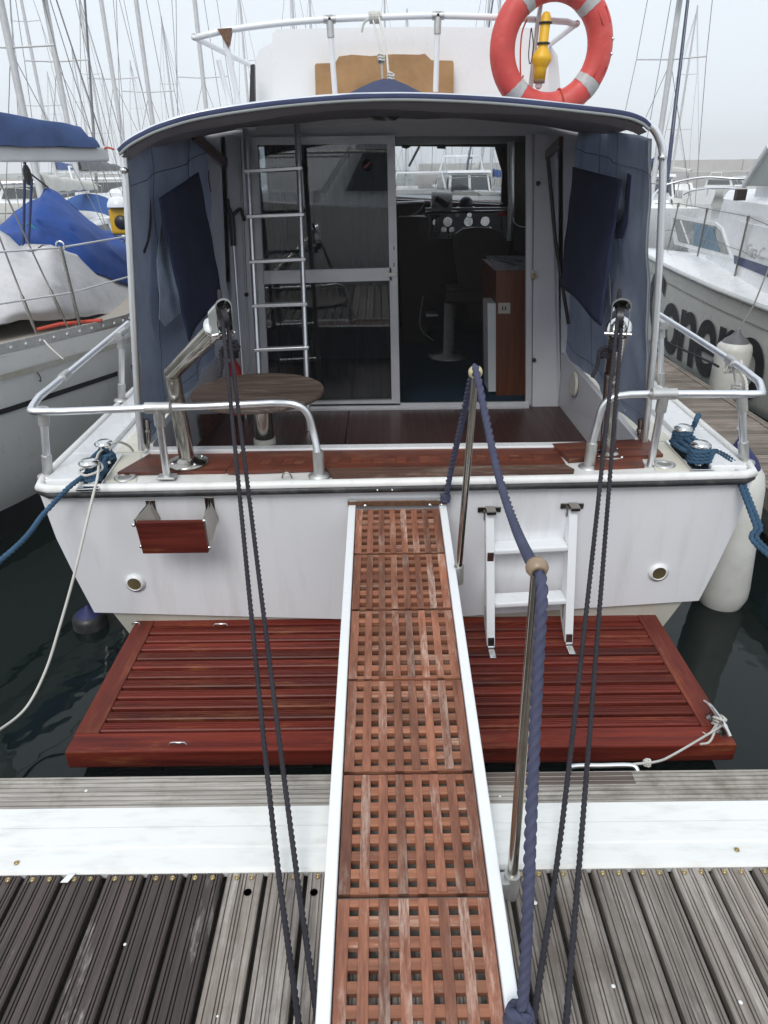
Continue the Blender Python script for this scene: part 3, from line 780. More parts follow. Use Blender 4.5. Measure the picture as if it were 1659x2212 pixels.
# pleated curtains just inside the glass
cu = MB()
def cu_fn(u, v):
    a_, b_ = atY(640, 310, YB + .07), atY(838, 306, YB + .07)
    X = lerp(a_.x, b_.x, u); z = lerp(SZ + 0.05, 1.90, v)
    return Vector((X, YB + 0.075 + 0.014 * math.sin(u * 60 + 0.6 * math.sin(v * 3)) , z))
cu.grid(cu_fn, 120, 6); cu.build('curtain', curtain_fabric, boat)
cu = MB()
def cu_fn2(u, v):
    a_, b_ = atY(560, 310, YB + .07), atY(600, 306, YB + .07)
    X = lerp(a_.x, b_.x, u) + 0.03 * math.sin(v * 2); z = lerp(SZ + 0.05, 1.90, v)
    return Vector((X, YB + 0.075 + 0.014 * math.sin(u * 16), z))
cu.grid(cu_fn2, 30, 6); cu.build('curtain', curtain_fabric, boat)
# padlock and catches on the right post
q = atY(1152, 592, YB - 0.05)
pl = MB().box((q.x - .014, q.y - .02, q.z - .03), (q.x + .018, q.y, q.z + .002)).build('padlock', brass, boat, bevel=0.003)
MB().tube([q + Vector((-.008, -.01, .0)), q + Vector((-.008, -.01, .02)), q + Vector((0, -.01, .028)), q + Vector((.01, -.01, .02)), q + Vector((.01, -.01, .0))], 0.003, 6).build('shackle', steel_bright, pl)
for x_, y_ in ((1162, 396), (1153, 777), (533, 636)):
    q = atY(x_, y_, YB - 0.035)
    MB().lathe([(0.014, 0), (0.014, 0.016), (0.009, 0.02), (0.0, 0.02)], q, (0, -1, 0), 10).build('door_catch', black_plastic, boat)

# ---- inside the cabin
CZ = 0.14
MB().box((-1.28, YB + 0.02, CZ - 0.03), (1.40, 8.4, CZ)).build('cabin_floor', carpet, boat)
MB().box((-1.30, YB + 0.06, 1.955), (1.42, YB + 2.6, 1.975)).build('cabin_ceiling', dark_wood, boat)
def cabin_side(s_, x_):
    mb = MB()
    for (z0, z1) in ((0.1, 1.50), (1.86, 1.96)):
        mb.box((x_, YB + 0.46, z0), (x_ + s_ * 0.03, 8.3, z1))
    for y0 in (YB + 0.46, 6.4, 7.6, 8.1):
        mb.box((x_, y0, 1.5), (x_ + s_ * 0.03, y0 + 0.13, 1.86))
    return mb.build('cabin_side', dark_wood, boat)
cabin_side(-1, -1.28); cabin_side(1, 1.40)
for x_ in (-1.30, 1.42):
    MB().box((x_ - 0.004, YB + 0.58, 1.49), (x_ + 0.004, 8.1, 1.87)).build('side_window', screen_glass, boat)
YW = 8.0
YWT = 7.5                                   # the windscreen leans back: its head is further aft
def wp(px, th, name, mat, par=None, Y=YW): return MB().prism([atY(x_, y_, Y) for x_, y_ in px][::-1], (0, th, 0)).build(name, mat, par or boat)
def ws_at(x_, y_): return atY(x_, y_, lerp(YWT, YW, min(1, max(0, (y_ - 316) / 126.0))))
def wps(px, th, name, mat): return MB().prism([ws_at(x_, y_) for x_, y_ in px][::-1], (0, th, 0)).build(name, mat, boat)
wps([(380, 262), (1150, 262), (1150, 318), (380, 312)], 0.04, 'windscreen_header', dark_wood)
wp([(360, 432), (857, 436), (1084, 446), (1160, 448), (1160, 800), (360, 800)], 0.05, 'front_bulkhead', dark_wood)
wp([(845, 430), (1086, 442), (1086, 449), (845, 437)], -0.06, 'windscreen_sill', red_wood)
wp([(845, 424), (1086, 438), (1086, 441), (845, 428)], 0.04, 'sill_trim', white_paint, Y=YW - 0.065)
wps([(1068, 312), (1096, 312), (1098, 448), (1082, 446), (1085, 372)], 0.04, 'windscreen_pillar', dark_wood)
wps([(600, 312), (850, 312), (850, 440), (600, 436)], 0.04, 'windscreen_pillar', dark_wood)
for x0, x1 in ((850, 1084), (380, 600)):
    MB().prism([ws_at(x0, 312) + Vector((0, .03, 0)), ws_at(x1, 312) + Vector((0, .03, 0)), ws_at(x1, 446) + Vector((0, .03, 0)), ws_at(x0, 440) + Vector((0, .03, 0))][::-1], (0, 0.005, 0)).build('windscreen', screen_glass, boat)
wp([(1112, 290), (1160, 290), (1160, 560), (1112, 540)], 0.04, 'locker_front', dark_wood, Y=7.0)
MB().tube([atY(884, 358, 7.95), atY(905, 318, 7.6)], 0.012, 6).build('wiper', black_plastic, boat)
wp([(868, 309), (884, 309), (886, 318), (878, 322), (868, 319)], -0.03, 'sun_visor_knob', black_plastic, Y=YWT)
wp([(944, 312), (962, 312), (962, 322), (944, 321)], -0.03, 'mirror_mount', black_plastic, Y=YWT)
MB().tube([atY(1102, 285, 6.9), atY(1104, 440, 6.9), atY(1100, 520, 6.9)], 0.028, 10).build('grab_pole', alu_dull, boat)
# helm console
YC = 7.32
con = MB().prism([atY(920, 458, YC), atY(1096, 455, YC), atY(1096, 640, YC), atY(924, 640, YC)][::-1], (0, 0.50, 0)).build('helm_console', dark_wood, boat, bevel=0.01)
def cpn(px, th, name, mat, Y): return MB().prism([atY(x_, y_, Y) for x_, y_ in px][::-1], (0, -th, 0)).build(name, mat, con)
cpn([(922, 462), (1094, 459), (1094, 516), (924, 516)], 0.012, 'instrument_panel', panel_grey, YC - 0.001)
cpn([(918, 449), (1096, 447), (1096, 452), (918, 455)], 0.09, 'console_ledge', counter_grey, YC + 0.06)
cpn([(919, 469), (921, 469), (924, 516), (922, 516)], 0.02, 'panel_edge', white_paint, YC - 0.013)
def dial(x_, y_, r_, sx=1.25):
    q = atY(x_, y_, YC - 0.014); rr = r_ / FPX * 6.75
    yaw = ((0.55 - q.x) / 2.4 - q.x / 7.3) / 2                 # each gauge turned so its face mirrors the bright cockpit opening
    nrm = (yaw, -1, 0.075)
    d_ = MB().lathe([(rr * 1.12, 0), (rr * 1.12, 0.012), (rr * 0.98, 0.018), (rr * 0.98, 0.01)], q, nrm, 18).build('gauge', steel_bright, con)
    return MB().lathe([(rr * 0.98, 0.0125), (0, 0.0125)], q, nrm, 18).build('dial', dial_mirror, con)
for a_ in ((967, 479, 9.5), (1012, 479, 9.5), (1048, 478, 9.5), (939, 480, 5.5), (959, 496, 5.5), (976, 496, 5.5), (1043, 496, 5), (1058, 495, 4.5), (1014, 465, 5)): dial(*a_)
cpn([(998, 489), (1020, 489), (1020, 496), (998, 496)], 0.016, 'display', dial_white, YC - 0.013)
cpn([(950, 462), (966, 462), (966, 468), (950, 468)], 0.016, 'display', counter_grey, YC - 0.013)
cpn([(984, 461), (992, 461), (992, 468), (984, 468)], 0.016, 'display', dial_white, YC - 0.013)
cpn([(931, 500), (949, 500), (949, 514), (931, 514)], 0.05, 'lever_box', black_plastic, YC - 0.013)
for x_ in (933, 942):
    MB().tube([atY(x_, 500, YC - .05), atY(x_ + 1, 470, YC - .10)], 0.007, 6).build('throttle_lever', steel, con)
    MB().bar(atY(x_ - 4, 466, YC - .10), atY(x_ + 8, 466, YC - .10), 0.03, 0.03).build('throttle_knob', black_plastic, con)
for x_ in (1082, 1094):
    MB().tube([atY(x_ + 1, 496, YC - .04), atY(x_ + 2, 462, YC - .09)], 0.006, 6).build('gear_lever', steel, con)
    MB().bar(atY(x_ - 7, 463, YC - .09), atY(x_ + 6, 462, YC - .09), 0.03, 0.035).build('gear_knob', red_paint, con)
for x_, y_ in ((961, 503), (968, 502), (976, 502), (985, 507), (969, 511), (977, 511)):
    q = atY(x_, y_, YC - .014); MB().cyl(q, q + Vector((0, -.02, 0)), 0.009, n=8).build('switch', black_plastic, con)
# paper roll and compass stand on the ledge
rl = MB().cyl(atY(932, 436, 7.52), atY(975, 438, 7.52), 0.093, n=22)
tag(rl.build('paper_roll', paper_white), 'white paper roll lying on the helm console under the windscreen', 'paper roll')
q = atY(1006, 452, 7.48)
cp_ = thing('compass', 'black dome compass on a pale base on the helm console', 'compass', q)
MB().lathe([(0.095, 0), (0.095, 0.016), (0.085, 0.022), (0.0, 0.022)], q, (0, 0, 1), 20).build('base', dial_white, cp_)
MB().lathe([(0.07, 0.022), (0.074, 0.045), (0.062, 0.085), (0.036, 0.11), (0.0, 0.118)], q, (0, 0, 1), 20).build('dome', black_plastic, cp_)
q = atY(935, 452, 7.45)
hs = thing('desk_lamp', 'small black spotlight on the helm console beside the paper roll', 'lamp', q)
MB().lathe([(0.07, 0), (0.05, 0.012), (0.016, 0.02), (0.016, 0.10), (0.0, 0.10)], q, n=14).build('stand', black_plastic, hs)
MB().cyl(q + Vector((.03, -.02, .10)), q + Vector((.15, -.05, .03)), 0.028, 0.04, 12).build('head', black_plastic, hs)
# chart box left of the console
MB().prism([atY(857, 438, 7.1), atY(918, 436, 7.1), atY(919, 462, 7.1), atY(857, 470, 7.1)][::-1], (0, 0.3, 0)).build('chart_shelf', dark_wood, boat, bevel=0.005)
MB().prism([atY(857, 437, 7.09), atY(917, 435, 7.09), atY(918, 438, 7.09), atY(857, 441, 7.09)][::-1], (0, 0.2, 0)).build('chart_shelf_edge', white_paint, boat)
MB().tube(catmull([atY(916, 440, 7.07), atY(905, 456, 7.07), atY(885, 466, 7.07), atY(860, 468, 7.07)], 5), 0.004, 5).build('cable', white_paint, boat)
MB().tube(catmull([atY(1108, 470, 6.0), atY(1112, 482, 5.9), atY(1124, 489, 5.8), atY(1142, 491, 5.6)], 5), 0.004, 5).build('cable', white_paint, boat)
# helm seat
hp = atZ(968, 770, CZ)
seat = MB()
seat.lathe([(0.19, 0), (0.19, 0.012), (0.05, 0.03), (0.05, 0.52), (0.0, 0.52)], hp, n=20)
seat_o = seat.build('helm_seat_pedestal', alu_dull, boat)
hb_ = atY(1035, 620, hp.y + 0.1)
def back_px(k): return [(978, 520 + k), (985, 505 + k), (1000, 495 + k), (1030, 491 + k), (1060, 493 + k), (1088, 505 + k), (1096, 530), (1096, 640), (1050, 700), (1020, 690), (990, 610)]
MB().prism([atY(x_, y_, hp.y - 0.05) for x_, y_ in back_px(0)][::-1], (0, 0.09, 0)).build('helm_seat_back', brown_leather, boat, bevel=0.025, seg=3)
sq = atY(1010, 640, hp.y)
MB().box((hp.x - 0.06, hp.y - .1, CZ + 0.50), (hp.x + 0.44, hp.y + 0.36, CZ + 0.62)).build('helm_seat_cushion', brown_leather, boat, bevel=0.03, seg=3)
# galley cabinet on the right with socket plate
YG = 5.25
gal = MB().prism([atY(1072, 585, YG), atY(1150, 583, YG), atY(1150, 862, YG), atY(1072, 862, YG)][::-1], (0, 0.8, 0)).build('galley_cabinet', cabin_wood, boat)
MB().prism([atY(1058, 562, YG + 0.0), atY(1050, 556, YG + 0.25), atY(1150, 556, YG + 0.25), atY(1150, 583, YG - 0.02), atY(1066, 583, YG - 0.02)], (0, 0, 0.012)).build('countertop', counter_grey, gal)
MB().prism([atY(1053, 655, YG - .001), atY(1071, 655, YG - .001), atY(1071, 846, YG - .001), atY(1055, 846, YG - .001)][::-1], (0, 0.25, 0)).build('cabinet_edge', white_paint, gal)
MB().prism([atY(1076, 654, YG - .001), atY(1102, 654, YG - .001), atY(1102, 677, YG - .001), atY(1076, 677, YG - .001)][::-1], (0, -0.008, 0)).build('socket_plate', ivory, gal, bevel=0.003)
for x_ in (1086, 1092):
    q = atY(x_, 666, YG - .0095); MB().box((q.x - .005, q.y - .001, q.z - .014), (q.x + .004, q.y, q.z + .014)).build('socket_slot', black_plastic, gal)
# lower cupboard under the console
MB().prism([atY(860, 470, 7.15), atY(925, 470, 7.15), atY(925, 745, 7.15), atY(870, 748, 7.15)][::-1], (0, 0.5, 0)).build('side_cupboard', dark_wood, boat)
MB().prism([atY(921, 678, 7.0), atY(946, 679, 7.0), atY(946, 683, 7.0), atY(921, 684, 7.0)][::-1], (0, 0.2, 0)).build('foot_rest', alu_dull, boat)
MB().tube(catmull([atY(914, 640, 7.0), atY(907, 690, 7.0), atY(912, 715, 7.0), atY(935, 735, 6.9)], 5), 0.004, 5).build('cable', white_paint, boat)
# ---- cockpit canopy: hoop, roof, side curtains
YH = 3.30
hoop_px = [(306, 972), (297, 860), (289, 700), (281, 540), (273, 400), (268, 345), (266, 322), (290, 300), (340, 276), (420, 250), (560, 228), (700, 214), (830, 209), (960, 211), (1100, 219), (1250, 235), (1345, 247), (1400, 268), (1424, 300), (1432, 350), (1428, 480), (1420, 640), (1408, 800), (1392, 955)]
hoop = [atY(x_, y_, YH + 0.02) for x_, y_ in hoop_px]
MB().tube(catmull(hoop, 4), 0.0165, 12).build('canopy_hoop', alu, boat)
for x_, y_ in ((268, 368), (1430, 340)):
    q = atY(x_, y_, YH)
    MB().lathe([(0.0, -0.016), (0.014, -0.014), (0.014, 0.014), (0.0, 0.016)], q, (0, -1, 0), 14).build('hoop_joint', steel_bright, boat)
for x_ in (316, 1385):
    a_, b_ = atY(x_, 905, YH + .06), atY(x_ + (4 if x_ < 800 else -4), 968, YH + .06)
    st_ = MB().cyl(a_, b_, 0.016, n=10).build('hoop_strut', steel, boat)
    MB().cyl(a_.lerp(b_, 0.35), a_.lerp(b_, 0.42), 0.021, n=10).build('strut_collar', steel_bright, st_)
front_px = [(258, 322), (275, 306), (305, 288), (350, 268), (430, 245), (560, 224), (700, 210), (830, 204), (960, 206), (1100, 214), (1250, 229), (1345, 241), (1385, 254), (1402, 268)]
YF = 3.26
front = catmull([atY(x_, y_, YF) for x_, y_ in front_px], 5)
NF = len(front) - 1
rearL, rearR = -1.16, 1.28
def roof_pt(u, v):
    i = u * NF; k = min(NF - 1, int(i)); p = front[k].lerp(front[k + 1], i - k)
    uu = (p.x - front[0].x) / (front[-1].x - front[0].x)
    rx = lerp(rearL, rearR, uu)
    rz = 1.995 + 0.03 * (1 - (2 * uu - 1) ** 2) - 0.07 * abs(2 * uu - 1) ** 3
    z = lerp(p.z, rz, v) - 0.020 * math.sin(math.pi * v) * (1 - 0.5 * abs(2 * uu - 1))
    X = lerp(p.x, rx, v); Yv = lerp(YF, YB - 0.02, v)
    d2 = ((X - 0.03) / 0.33) ** 2 + ((Yv - 3.95) / 0.45) ** 2
    z += 0.135 * math.exp(-d2 * 1.6) * max(0, 1 - 0.35 * math.sqrt(d2)) if d2 < 8 else 0
    z += 0.006 * noise.noise(Vector((X * 5, Yv * 4, 1)))
    return Vector((X, Yv, z))
MB().grid(roof_pt, 60, 22).build('canopy_roof', navy_fabric, boat, solid=0.004)
MB().grid(lambda u, v: roof_pt(0.01 + u * 0.98, 0.01 + v * 0.985) - Vector((0, 0, 0.012 + 0.008 * noise.noise(Vector((u * 9, v * 5, 7))))), 60, 18).build('canopy_lining', lining_fabric, boat)
MB().tube([p + Vector((0, -0.004, -0.010)) for p in front], 0.0135, 10).build('canopy_front_hem', navy_fabric, boat)
MB().tube([p + Vector((0, -0.012, -0.020)) for p in front], 0.0065, 8).build('canopy_piping', pipe_fabric, boat)
# hanging slack valance behind the hem
def val(u, v):
    i = u * NF; k = min(NF - 1, int(i)); p = front[k].lerp(front[k + 1], i - k)
    drop = 0.012 + 0.006 * math.sin(u * math.pi) + 0.005 * math.sin(u * 23)
    return p + Vector((0, 0.01 + 0.10 * v, -0.028 - drop * v))
MB().grid(val, 60, 4).build('canopy_valance', lining_fabric, boat)
# the eyelet where a rope lifts the roof
q = roof_pt(0.5, 0.42); q = Vector((0.03, 3.95, q.z))
# curtains: a sheet between hoop and bulkhead, with a cut-out for the clear window
def proj(p):
    d = Vector(p) - CAMP; k = d.dot(fwd)
    return CX + FPX * d.dot(rt_) / k, CY - FPX * d.dot(up_) / k
def inside(x_, y_, poly):
    c_ = False; j = len(poly) - 1
    for i in range(len(poly)):
        (xi, yi), (xj, yj) = poly[i], poly[j]
        if (yi > y_) != (yj > y_) and x_ < (xj - xi) * (y_ - yi) / (yj - yi) + xi: c_ = not c_
        j = i
    return c_
HOLES = {-1: [(349, 478), (343, 560), (346, 600), (350, 640), (349, 682), (356, 697), (400, 655), (400, 480)], 1: [(1306, 570), (1297, 620), (1300, 645), (1308, 672), (1314, 655), (1310, 610)]}
def curtain(s_, name):
    if s_ < 0:
        fb, ft, bb, bt = atY(304, 965, YH + .03), atY(268, 330, YH + .03), Vector((-1.19, 4.93, 0.545)), Vector((-1.075, 4.93, 1.985))
    else:
        fb, ft, bb, bt = atY(1398, 950, YH + .03), atY(1408, 300, YH + .03), Vector((1.31, 4.93, 0.545)), Vector((1.235, 4.93, 1.985))
    def fn(u, v):
        a_ = fb.lerp(ft, v); b2 = bb.lerp(bt, v)
        p = a_.lerp(b2, u)
        amp = 0.030 * math.sin(math.pi * min(1, max(0, u))) 
        p.x += amp * math.sin(u * 13 + 1.2 * math.sin(v * 3)) + 0.022 * noise.noise(Vector((u * 5, v * 5, s_ * 3.0))) + 0.008 * noise.noise(Vector((u * 16, v * 9, s_ * 3.0)))
        return p
    mb = MB(); mb.grid(fn, 90, 90)
    hole = HOLES[s_]
    keepf, keeps = [], []
    for f_, m_ in zip(mb.f, mb.sm):                       # the cut-out behind the clear window
        c_ = sum((Vector(mb.v[i]) for i in f_), Vector()) / 4
        x_, y_ = proj(c_)
        if not inside(x_, y_, hole): keepf.append(f_); keeps.append(m_)
    mb.f, mb.sm = keepf, keeps
    return mb.build(name, side_fabric, boat, solid=0.003), fn, (fb, ft, bb, bt)
curL, fL, cL = curtain(-1, 'side_curtain')
curR, fR, cR = curtain(1, 'side_curtain')
def on_curtain(px, c_, s_, off):
    fb, ft, bb, bt = c_
    n_ = ((bb + bt) / 2 - (fb + ft) / 2).cross(Vector((0, 0, 1)) + (ft - fb).normalized() * 0).normalized()
    ctr = (fb + ft + bb + bt) / 4
    if n_.x * s_ > 0: n_ = -n_
    return [atP(x_, y_, ctr + n_ * off, n_) for x_, y_ in px], n_
def patch(px, c_, s_, off, name, mat, par, th=0.004, subdiv=0):
    pts, n_ = on_curtain(px, c_, s_, off)
    return MB().prism(pts, n_ * th).build(name, mat, par)
def flap(tl, tr, br, bl, c_, s_, off, par, wob=0.007):
    """hanging cloth flap with soft folds between four picture corners"""
    pts, n_ = on_curtain([tl, tr, br, bl], c_, s_, off)
    a_, b_, c2, d_ = pts
    def fn(u, v):
        p = a_.lerp(b_, u).lerp(d_.lerp(c2, u), v)
        return p + n_ * (wob * math.sin(u * 7 + v * 2.0) * (0.4 + v) + 0.010 * noise.noise(Vector((u * 3, v * 5, off * 90))))
    return MB().grid(fn, 18, 24).build('window_flap', navy_flap, par, solid=0.004)
flap((343, 428), (430, 372), (478, 640), (402, 738), cL, -1, 0.105, curL)
flap((1238, 360), (1342, 388), (1300, 705), (1214, 618), cR, 1, 0.105, curR)
patch([(349, 470), (338, 560), (340, 600), (344, 640), (343, 690), (356, 705), (410, 655), (405, 470)], cL, -1, 0.050, 'vinyl_window', vinyl, curL)
patch([(1306, 562), (1292, 620), (1295, 645), (1306, 680), (1320, 660), (1318, 600)], cR, 1, 0.050, 'vinyl_window', vinyl, curR)
seam_cloth = cloth('seam_tape', (0.17, 0.19, 0.26), 0.15)
# seams, zip and pale edge binding of the curtains
for s_, fn_, par in ((-1, fL, curL), (1, fR, curR)):
    for u_, rr, mt_ in ((0.30, 0.0028, seam_cloth), (0.64, 0.0028, seam_cloth), (0.012, 0.0050, pipe_fabric)):
        MB().tube([fn_(u_, k / 40) + Vector((-s_ * 0.003, 0, 0)) for k in range(41)], rr, 6).build('seam', mt_, par)
    for v_ in (0.06, 0.90):
        MB().tube([fn_(k / 40, v_) + Vector((-s_ * 0.003, 0, 0)) for k in range(41)], 0.0026, 6).build('seam', seam_cloth, par)
    for k in range(7):
        q = fn_(0.08 + 0.13 * k, 0.025) + Vector((-s_ * 0.004, 0, 0))
        MB().sphere(q, 0.007, 8, (0.5, 1, 1)).build('press_stud', steel_bright, par)
# dark strap on the right curtain
patch([(1345, 360), (1364, 380), (1356, 480), (1345, 515), (1330, 516), (1330, 470), (1350, 440)], cR, 1, 0.06, 'strap', navy_flap, curR)
for c_, s_, par, pl_ in ((cL, -1, curL, [(385, 315), (400, 365), (412, 395)]), (cL, -1, curL, [(300, 345), (318, 400), (325, 470), (322, 510), (312, 545)]), (cL, -1, curL, [(452, 340), (450, 385), (458, 430)]), (cR, 1, curR, [(1270, 345), (1268, 400), (1262, 440)]), (cR, 1, curR, [(1218, 325), (1208, 400), (1222, 480)])):
    pts, n_ = on_curtain(pl_, c_, s_, 0.04)
    MB().tube(catmull(pts, 4), 0.006, 6).build('tie_cord', rope_dark, par)
# wooden trims under the roof by the bulkhead
MB().bar(atY(418, 292, 4.45), atY(487, 352, 4.84), 0.025, 0.05).build('roof_trim', red_wood, boat)
MB().bar(atY(1182, 335, 4.84), atY(1212, 305, 4.45), 0.025, 0.05).build('roof_trim', red_wood, boat)
MB().tube([atY(1183, 335, 4.83), atY(1200, 520, 4.8), atY(1228, 700, 4.75)], 0.012, 8).build('window_channel', dark_wood, boat)
# roof light on the header
q = atY(831, 256, 4.60)
lt = MB().lathe([(0.11, 0), (0.10, -0.012), (0.06, -0.03), (0.0, -0.034)], q + Vector((0, 0, .02)), (0, 0, 1), 20).build('ceiling_lamp', steel, boat)

# ---- flybridge above
MB().prism([(-1.16, 4.88, 1.985), (1.28, 4.88, 1.985), (1.30, 7.55, 2.0), (-1.18, 7.55, 2.0)], (0, 0, 0.05)).build('flybridge_deck', gelcoat, boat, bevel=0.01)
YS = 5.45
MB().prism([atY(x_, y_, YS) for x_, y_ in ((588, 72), (600, 63), (900, 58), (1180, 60), (1186, 70), (1186, 240), (588, 240))][::-1], (0, 0.16, 0)).build('flybridge_back', gelcoat_clean, boat, bevel=0.02, seg=3)
def fb_side(px, Y, nm='flybridge_side'): MB().prism([atY(x_, y_, Y) for x_, y_ in px][::-1], (0, 0.9, 0)).build(nm, gelcoat_clean, boat, bevel=0.03, seg=3)
fb_side([(553, 125), (562, 105), (588, 92), (596, 240), (552, 240)], 5.5)
fb_side([(1186, 92), (1205, 120), (1215, 240), (1186, 240)], 5.5)
MB().prism([atY(x_, y_, 5.35) for x_, y_ in ((541, 140), (549, 138), (551, 235), (538, 235))][::-1], (0, 0.05, 0)).build('black_upright', black_plastic, boat)
cus = MB().prism([atY(x_, y_, YS - 0.09) for x_, y_ in ((680, 141), (683, 137), (724, 136), (732, 122), (760, 118), (800, 121), (850, 117), (905, 118), (918, 116), (932, 130), (978, 131), (980, 136), (980, 215), (682, 215))][::-1], (0, 0.085, 0)).build('seat_cushion', tan_fabric, boat, bevel=0.018, seg=3)
# flybridge rail
YR = 4.98
rail_px = [(440, 77), (500, 64), (600, 51), (710, 42), (830, 37), (945, 34), (1060, 37), (1150, 42), (1225, 47)]
rl_ = [atY(x_, y_, YR) for x_, y_ in rail_px]
Lc, Rc = atY(424, 82, YR + .06), atY(1241, 54, YR + .06)
Lf, Rf = atY(556, 148, 6.3), atY(1108, 158, 6.3)
fr_o = MB().tube(catmull([Lf, Lc.lerp(Lf, 0.06), Lc, rl_[0]], 4)[:-1] + catmull(rl_, 3) + catmull([rl_[-1], Rc, Rc.lerp(Rf, 0.06), Rf], 4)[1:], 0.0175, 10).build('flybridge_rail', white_paint, boat)
for t_, b_ in (((712, 42), (724, 205)), ((946, 34), (941, 198)), ((484, 66), (517, 232)), ((472, 130), (500, 240))):
    Y_ = YR if b_[0] != 500 else 5.3
    a2 = atY(*t_, Y_); c2 = atY(*b_, Y_)
    MB().tube([a2, c2], 0.0165, 10).build('rail_post', white_paint, fr_o)
    if t_[1] < 60:
        MB().cyl(a2 + Vector((0, 0, .02)), a2 + (c2 - a2).normalized() * 0.09, 0.022, n=10).build('rail_tee', alu_dull, fr_o)
        MB().cyl(a2 - Vector((.035, 0, 0)), a2 + Vector((.035, 0, 0)), 0.022, n=10).build('rail_tee', alu_dull, fr_o)
MB().prism([atY(469, 62, YR - .03), atY(500, 60, YR - .03), atY(493, 103, YR - .03)][::-1], (0, 0.05, 0)).build('rail_gusset', rust, fr_o)
MB().tube([atY(1168, 10, YR - .03), atY(1160, 60, YR - .03), atY(1145, 200, YR - .03)], 0.014, 8).build('buoy_post', alu_dull, fr_o)

# ---- boarding ladder from cockpit to flybridge
lad = thing('flybridge_ladder', 'silver metal ladder leaning up from the cockpit to the flybridge', 'ladder', atZ(620, 925, SZ))
Lt, Rt = atY(531, 280, 4.74), atY(642, 264, 4.74)
Rb = atZ(667, 930, SZ); Lb = atY(566, 934, Rb.y)
Lb.z = SZ
for a_, b_ in ((Lt, Lb), (Rt, Rb)):
    ra = MB().tube([b_, a_.lerp(b_, 0.16), a_.lerp(b_, 0.10), a_], [0.0165, 0.0165, 0.0205, 0.0205], 12).build('side_rail', alu, lad)
    MB().box((a_.x - .06, a_.y - .01, a_.z + .0), (a_.x + .06, a_.y + .03, a_.z + .012)).build('mounting_bracket', alu, ra)
for ly, ry in ((369, 363), (467, 463), (566, 561), (660, 657), (755, 750), (850, 846)):
    a_, b_ = Lt.lerp(Lb, (ly - 280) / (934 - 280)), Rt.lerp(Rb, (ry - 264) / (930 - 264))
    # place the tread where the rails show it
    tl_ = min(range(200), key=lambda k: abs((lambda p: CY - FPX * (p - CAMP).dot(up_) / (p - CAMP).dot(fwd))(Lt.lerp(Lb, k / 199)) - ly)) / 199
    tr_ = min(range(200), key=lambda k: abs((lambda p: CY - FPX * (p - CAMP).dot(up_) / (p - CAMP).dot(fwd))(Rt.lerp(Rb, k / 199)) - ry)) / 199
    a_, b_ = Lt.lerp(Lb, tl_), Rt.lerp(Rb, tr_)
    d_ = (b_ - a_).normalized() * 0.022
    MB().bar(a_ - d_, b_ + d_, 0.05, 0.022).build('tread', alu, lad, bevel=0.004)

# ---- round table on its pedestal
tc = atZ(558, 848, 0.70)
tab = thing('cockpit_table', 'round weathered wooden table on a steel pedestal in the cockpit', 'table', (tc.x, tc.y, SZ))
eL, eR = atZ(419, 846, 0.70), atZ(699, 848, 0.70)
rad = (eR - eL).length / 2
tcx = (eL + eR) / 2
MB().lathe([(rad - .004, -0.012), (rad, -0.006), (rad, 0.006), (rad - .004, 0.012)], tcx, n=48).build('table_top', table_wood, tab)
pc = Vector((tcx.x + 0.01, tcx.y, 0))
MB().lathe([(0.05, 0.665), (0.05, 0.45), (0.058, 0.45), (0.058, 0.40), (0.05, 0.40)], pc, n=20).build('pedestal_sleeve', ivory, tab)
MB().lathe([(0.05, 0.688), (0.05, 0.452)], pc + Vector((0, -0.0005, 0)), n=20).build('pedestal', steel, tab)
MB().lathe([(0.045, 0.40), (0.045, SZ + .01), (0.10, SZ + .01), (0.10, SZ)], pc, n=20).build('pedestal_foot', steel, tab)

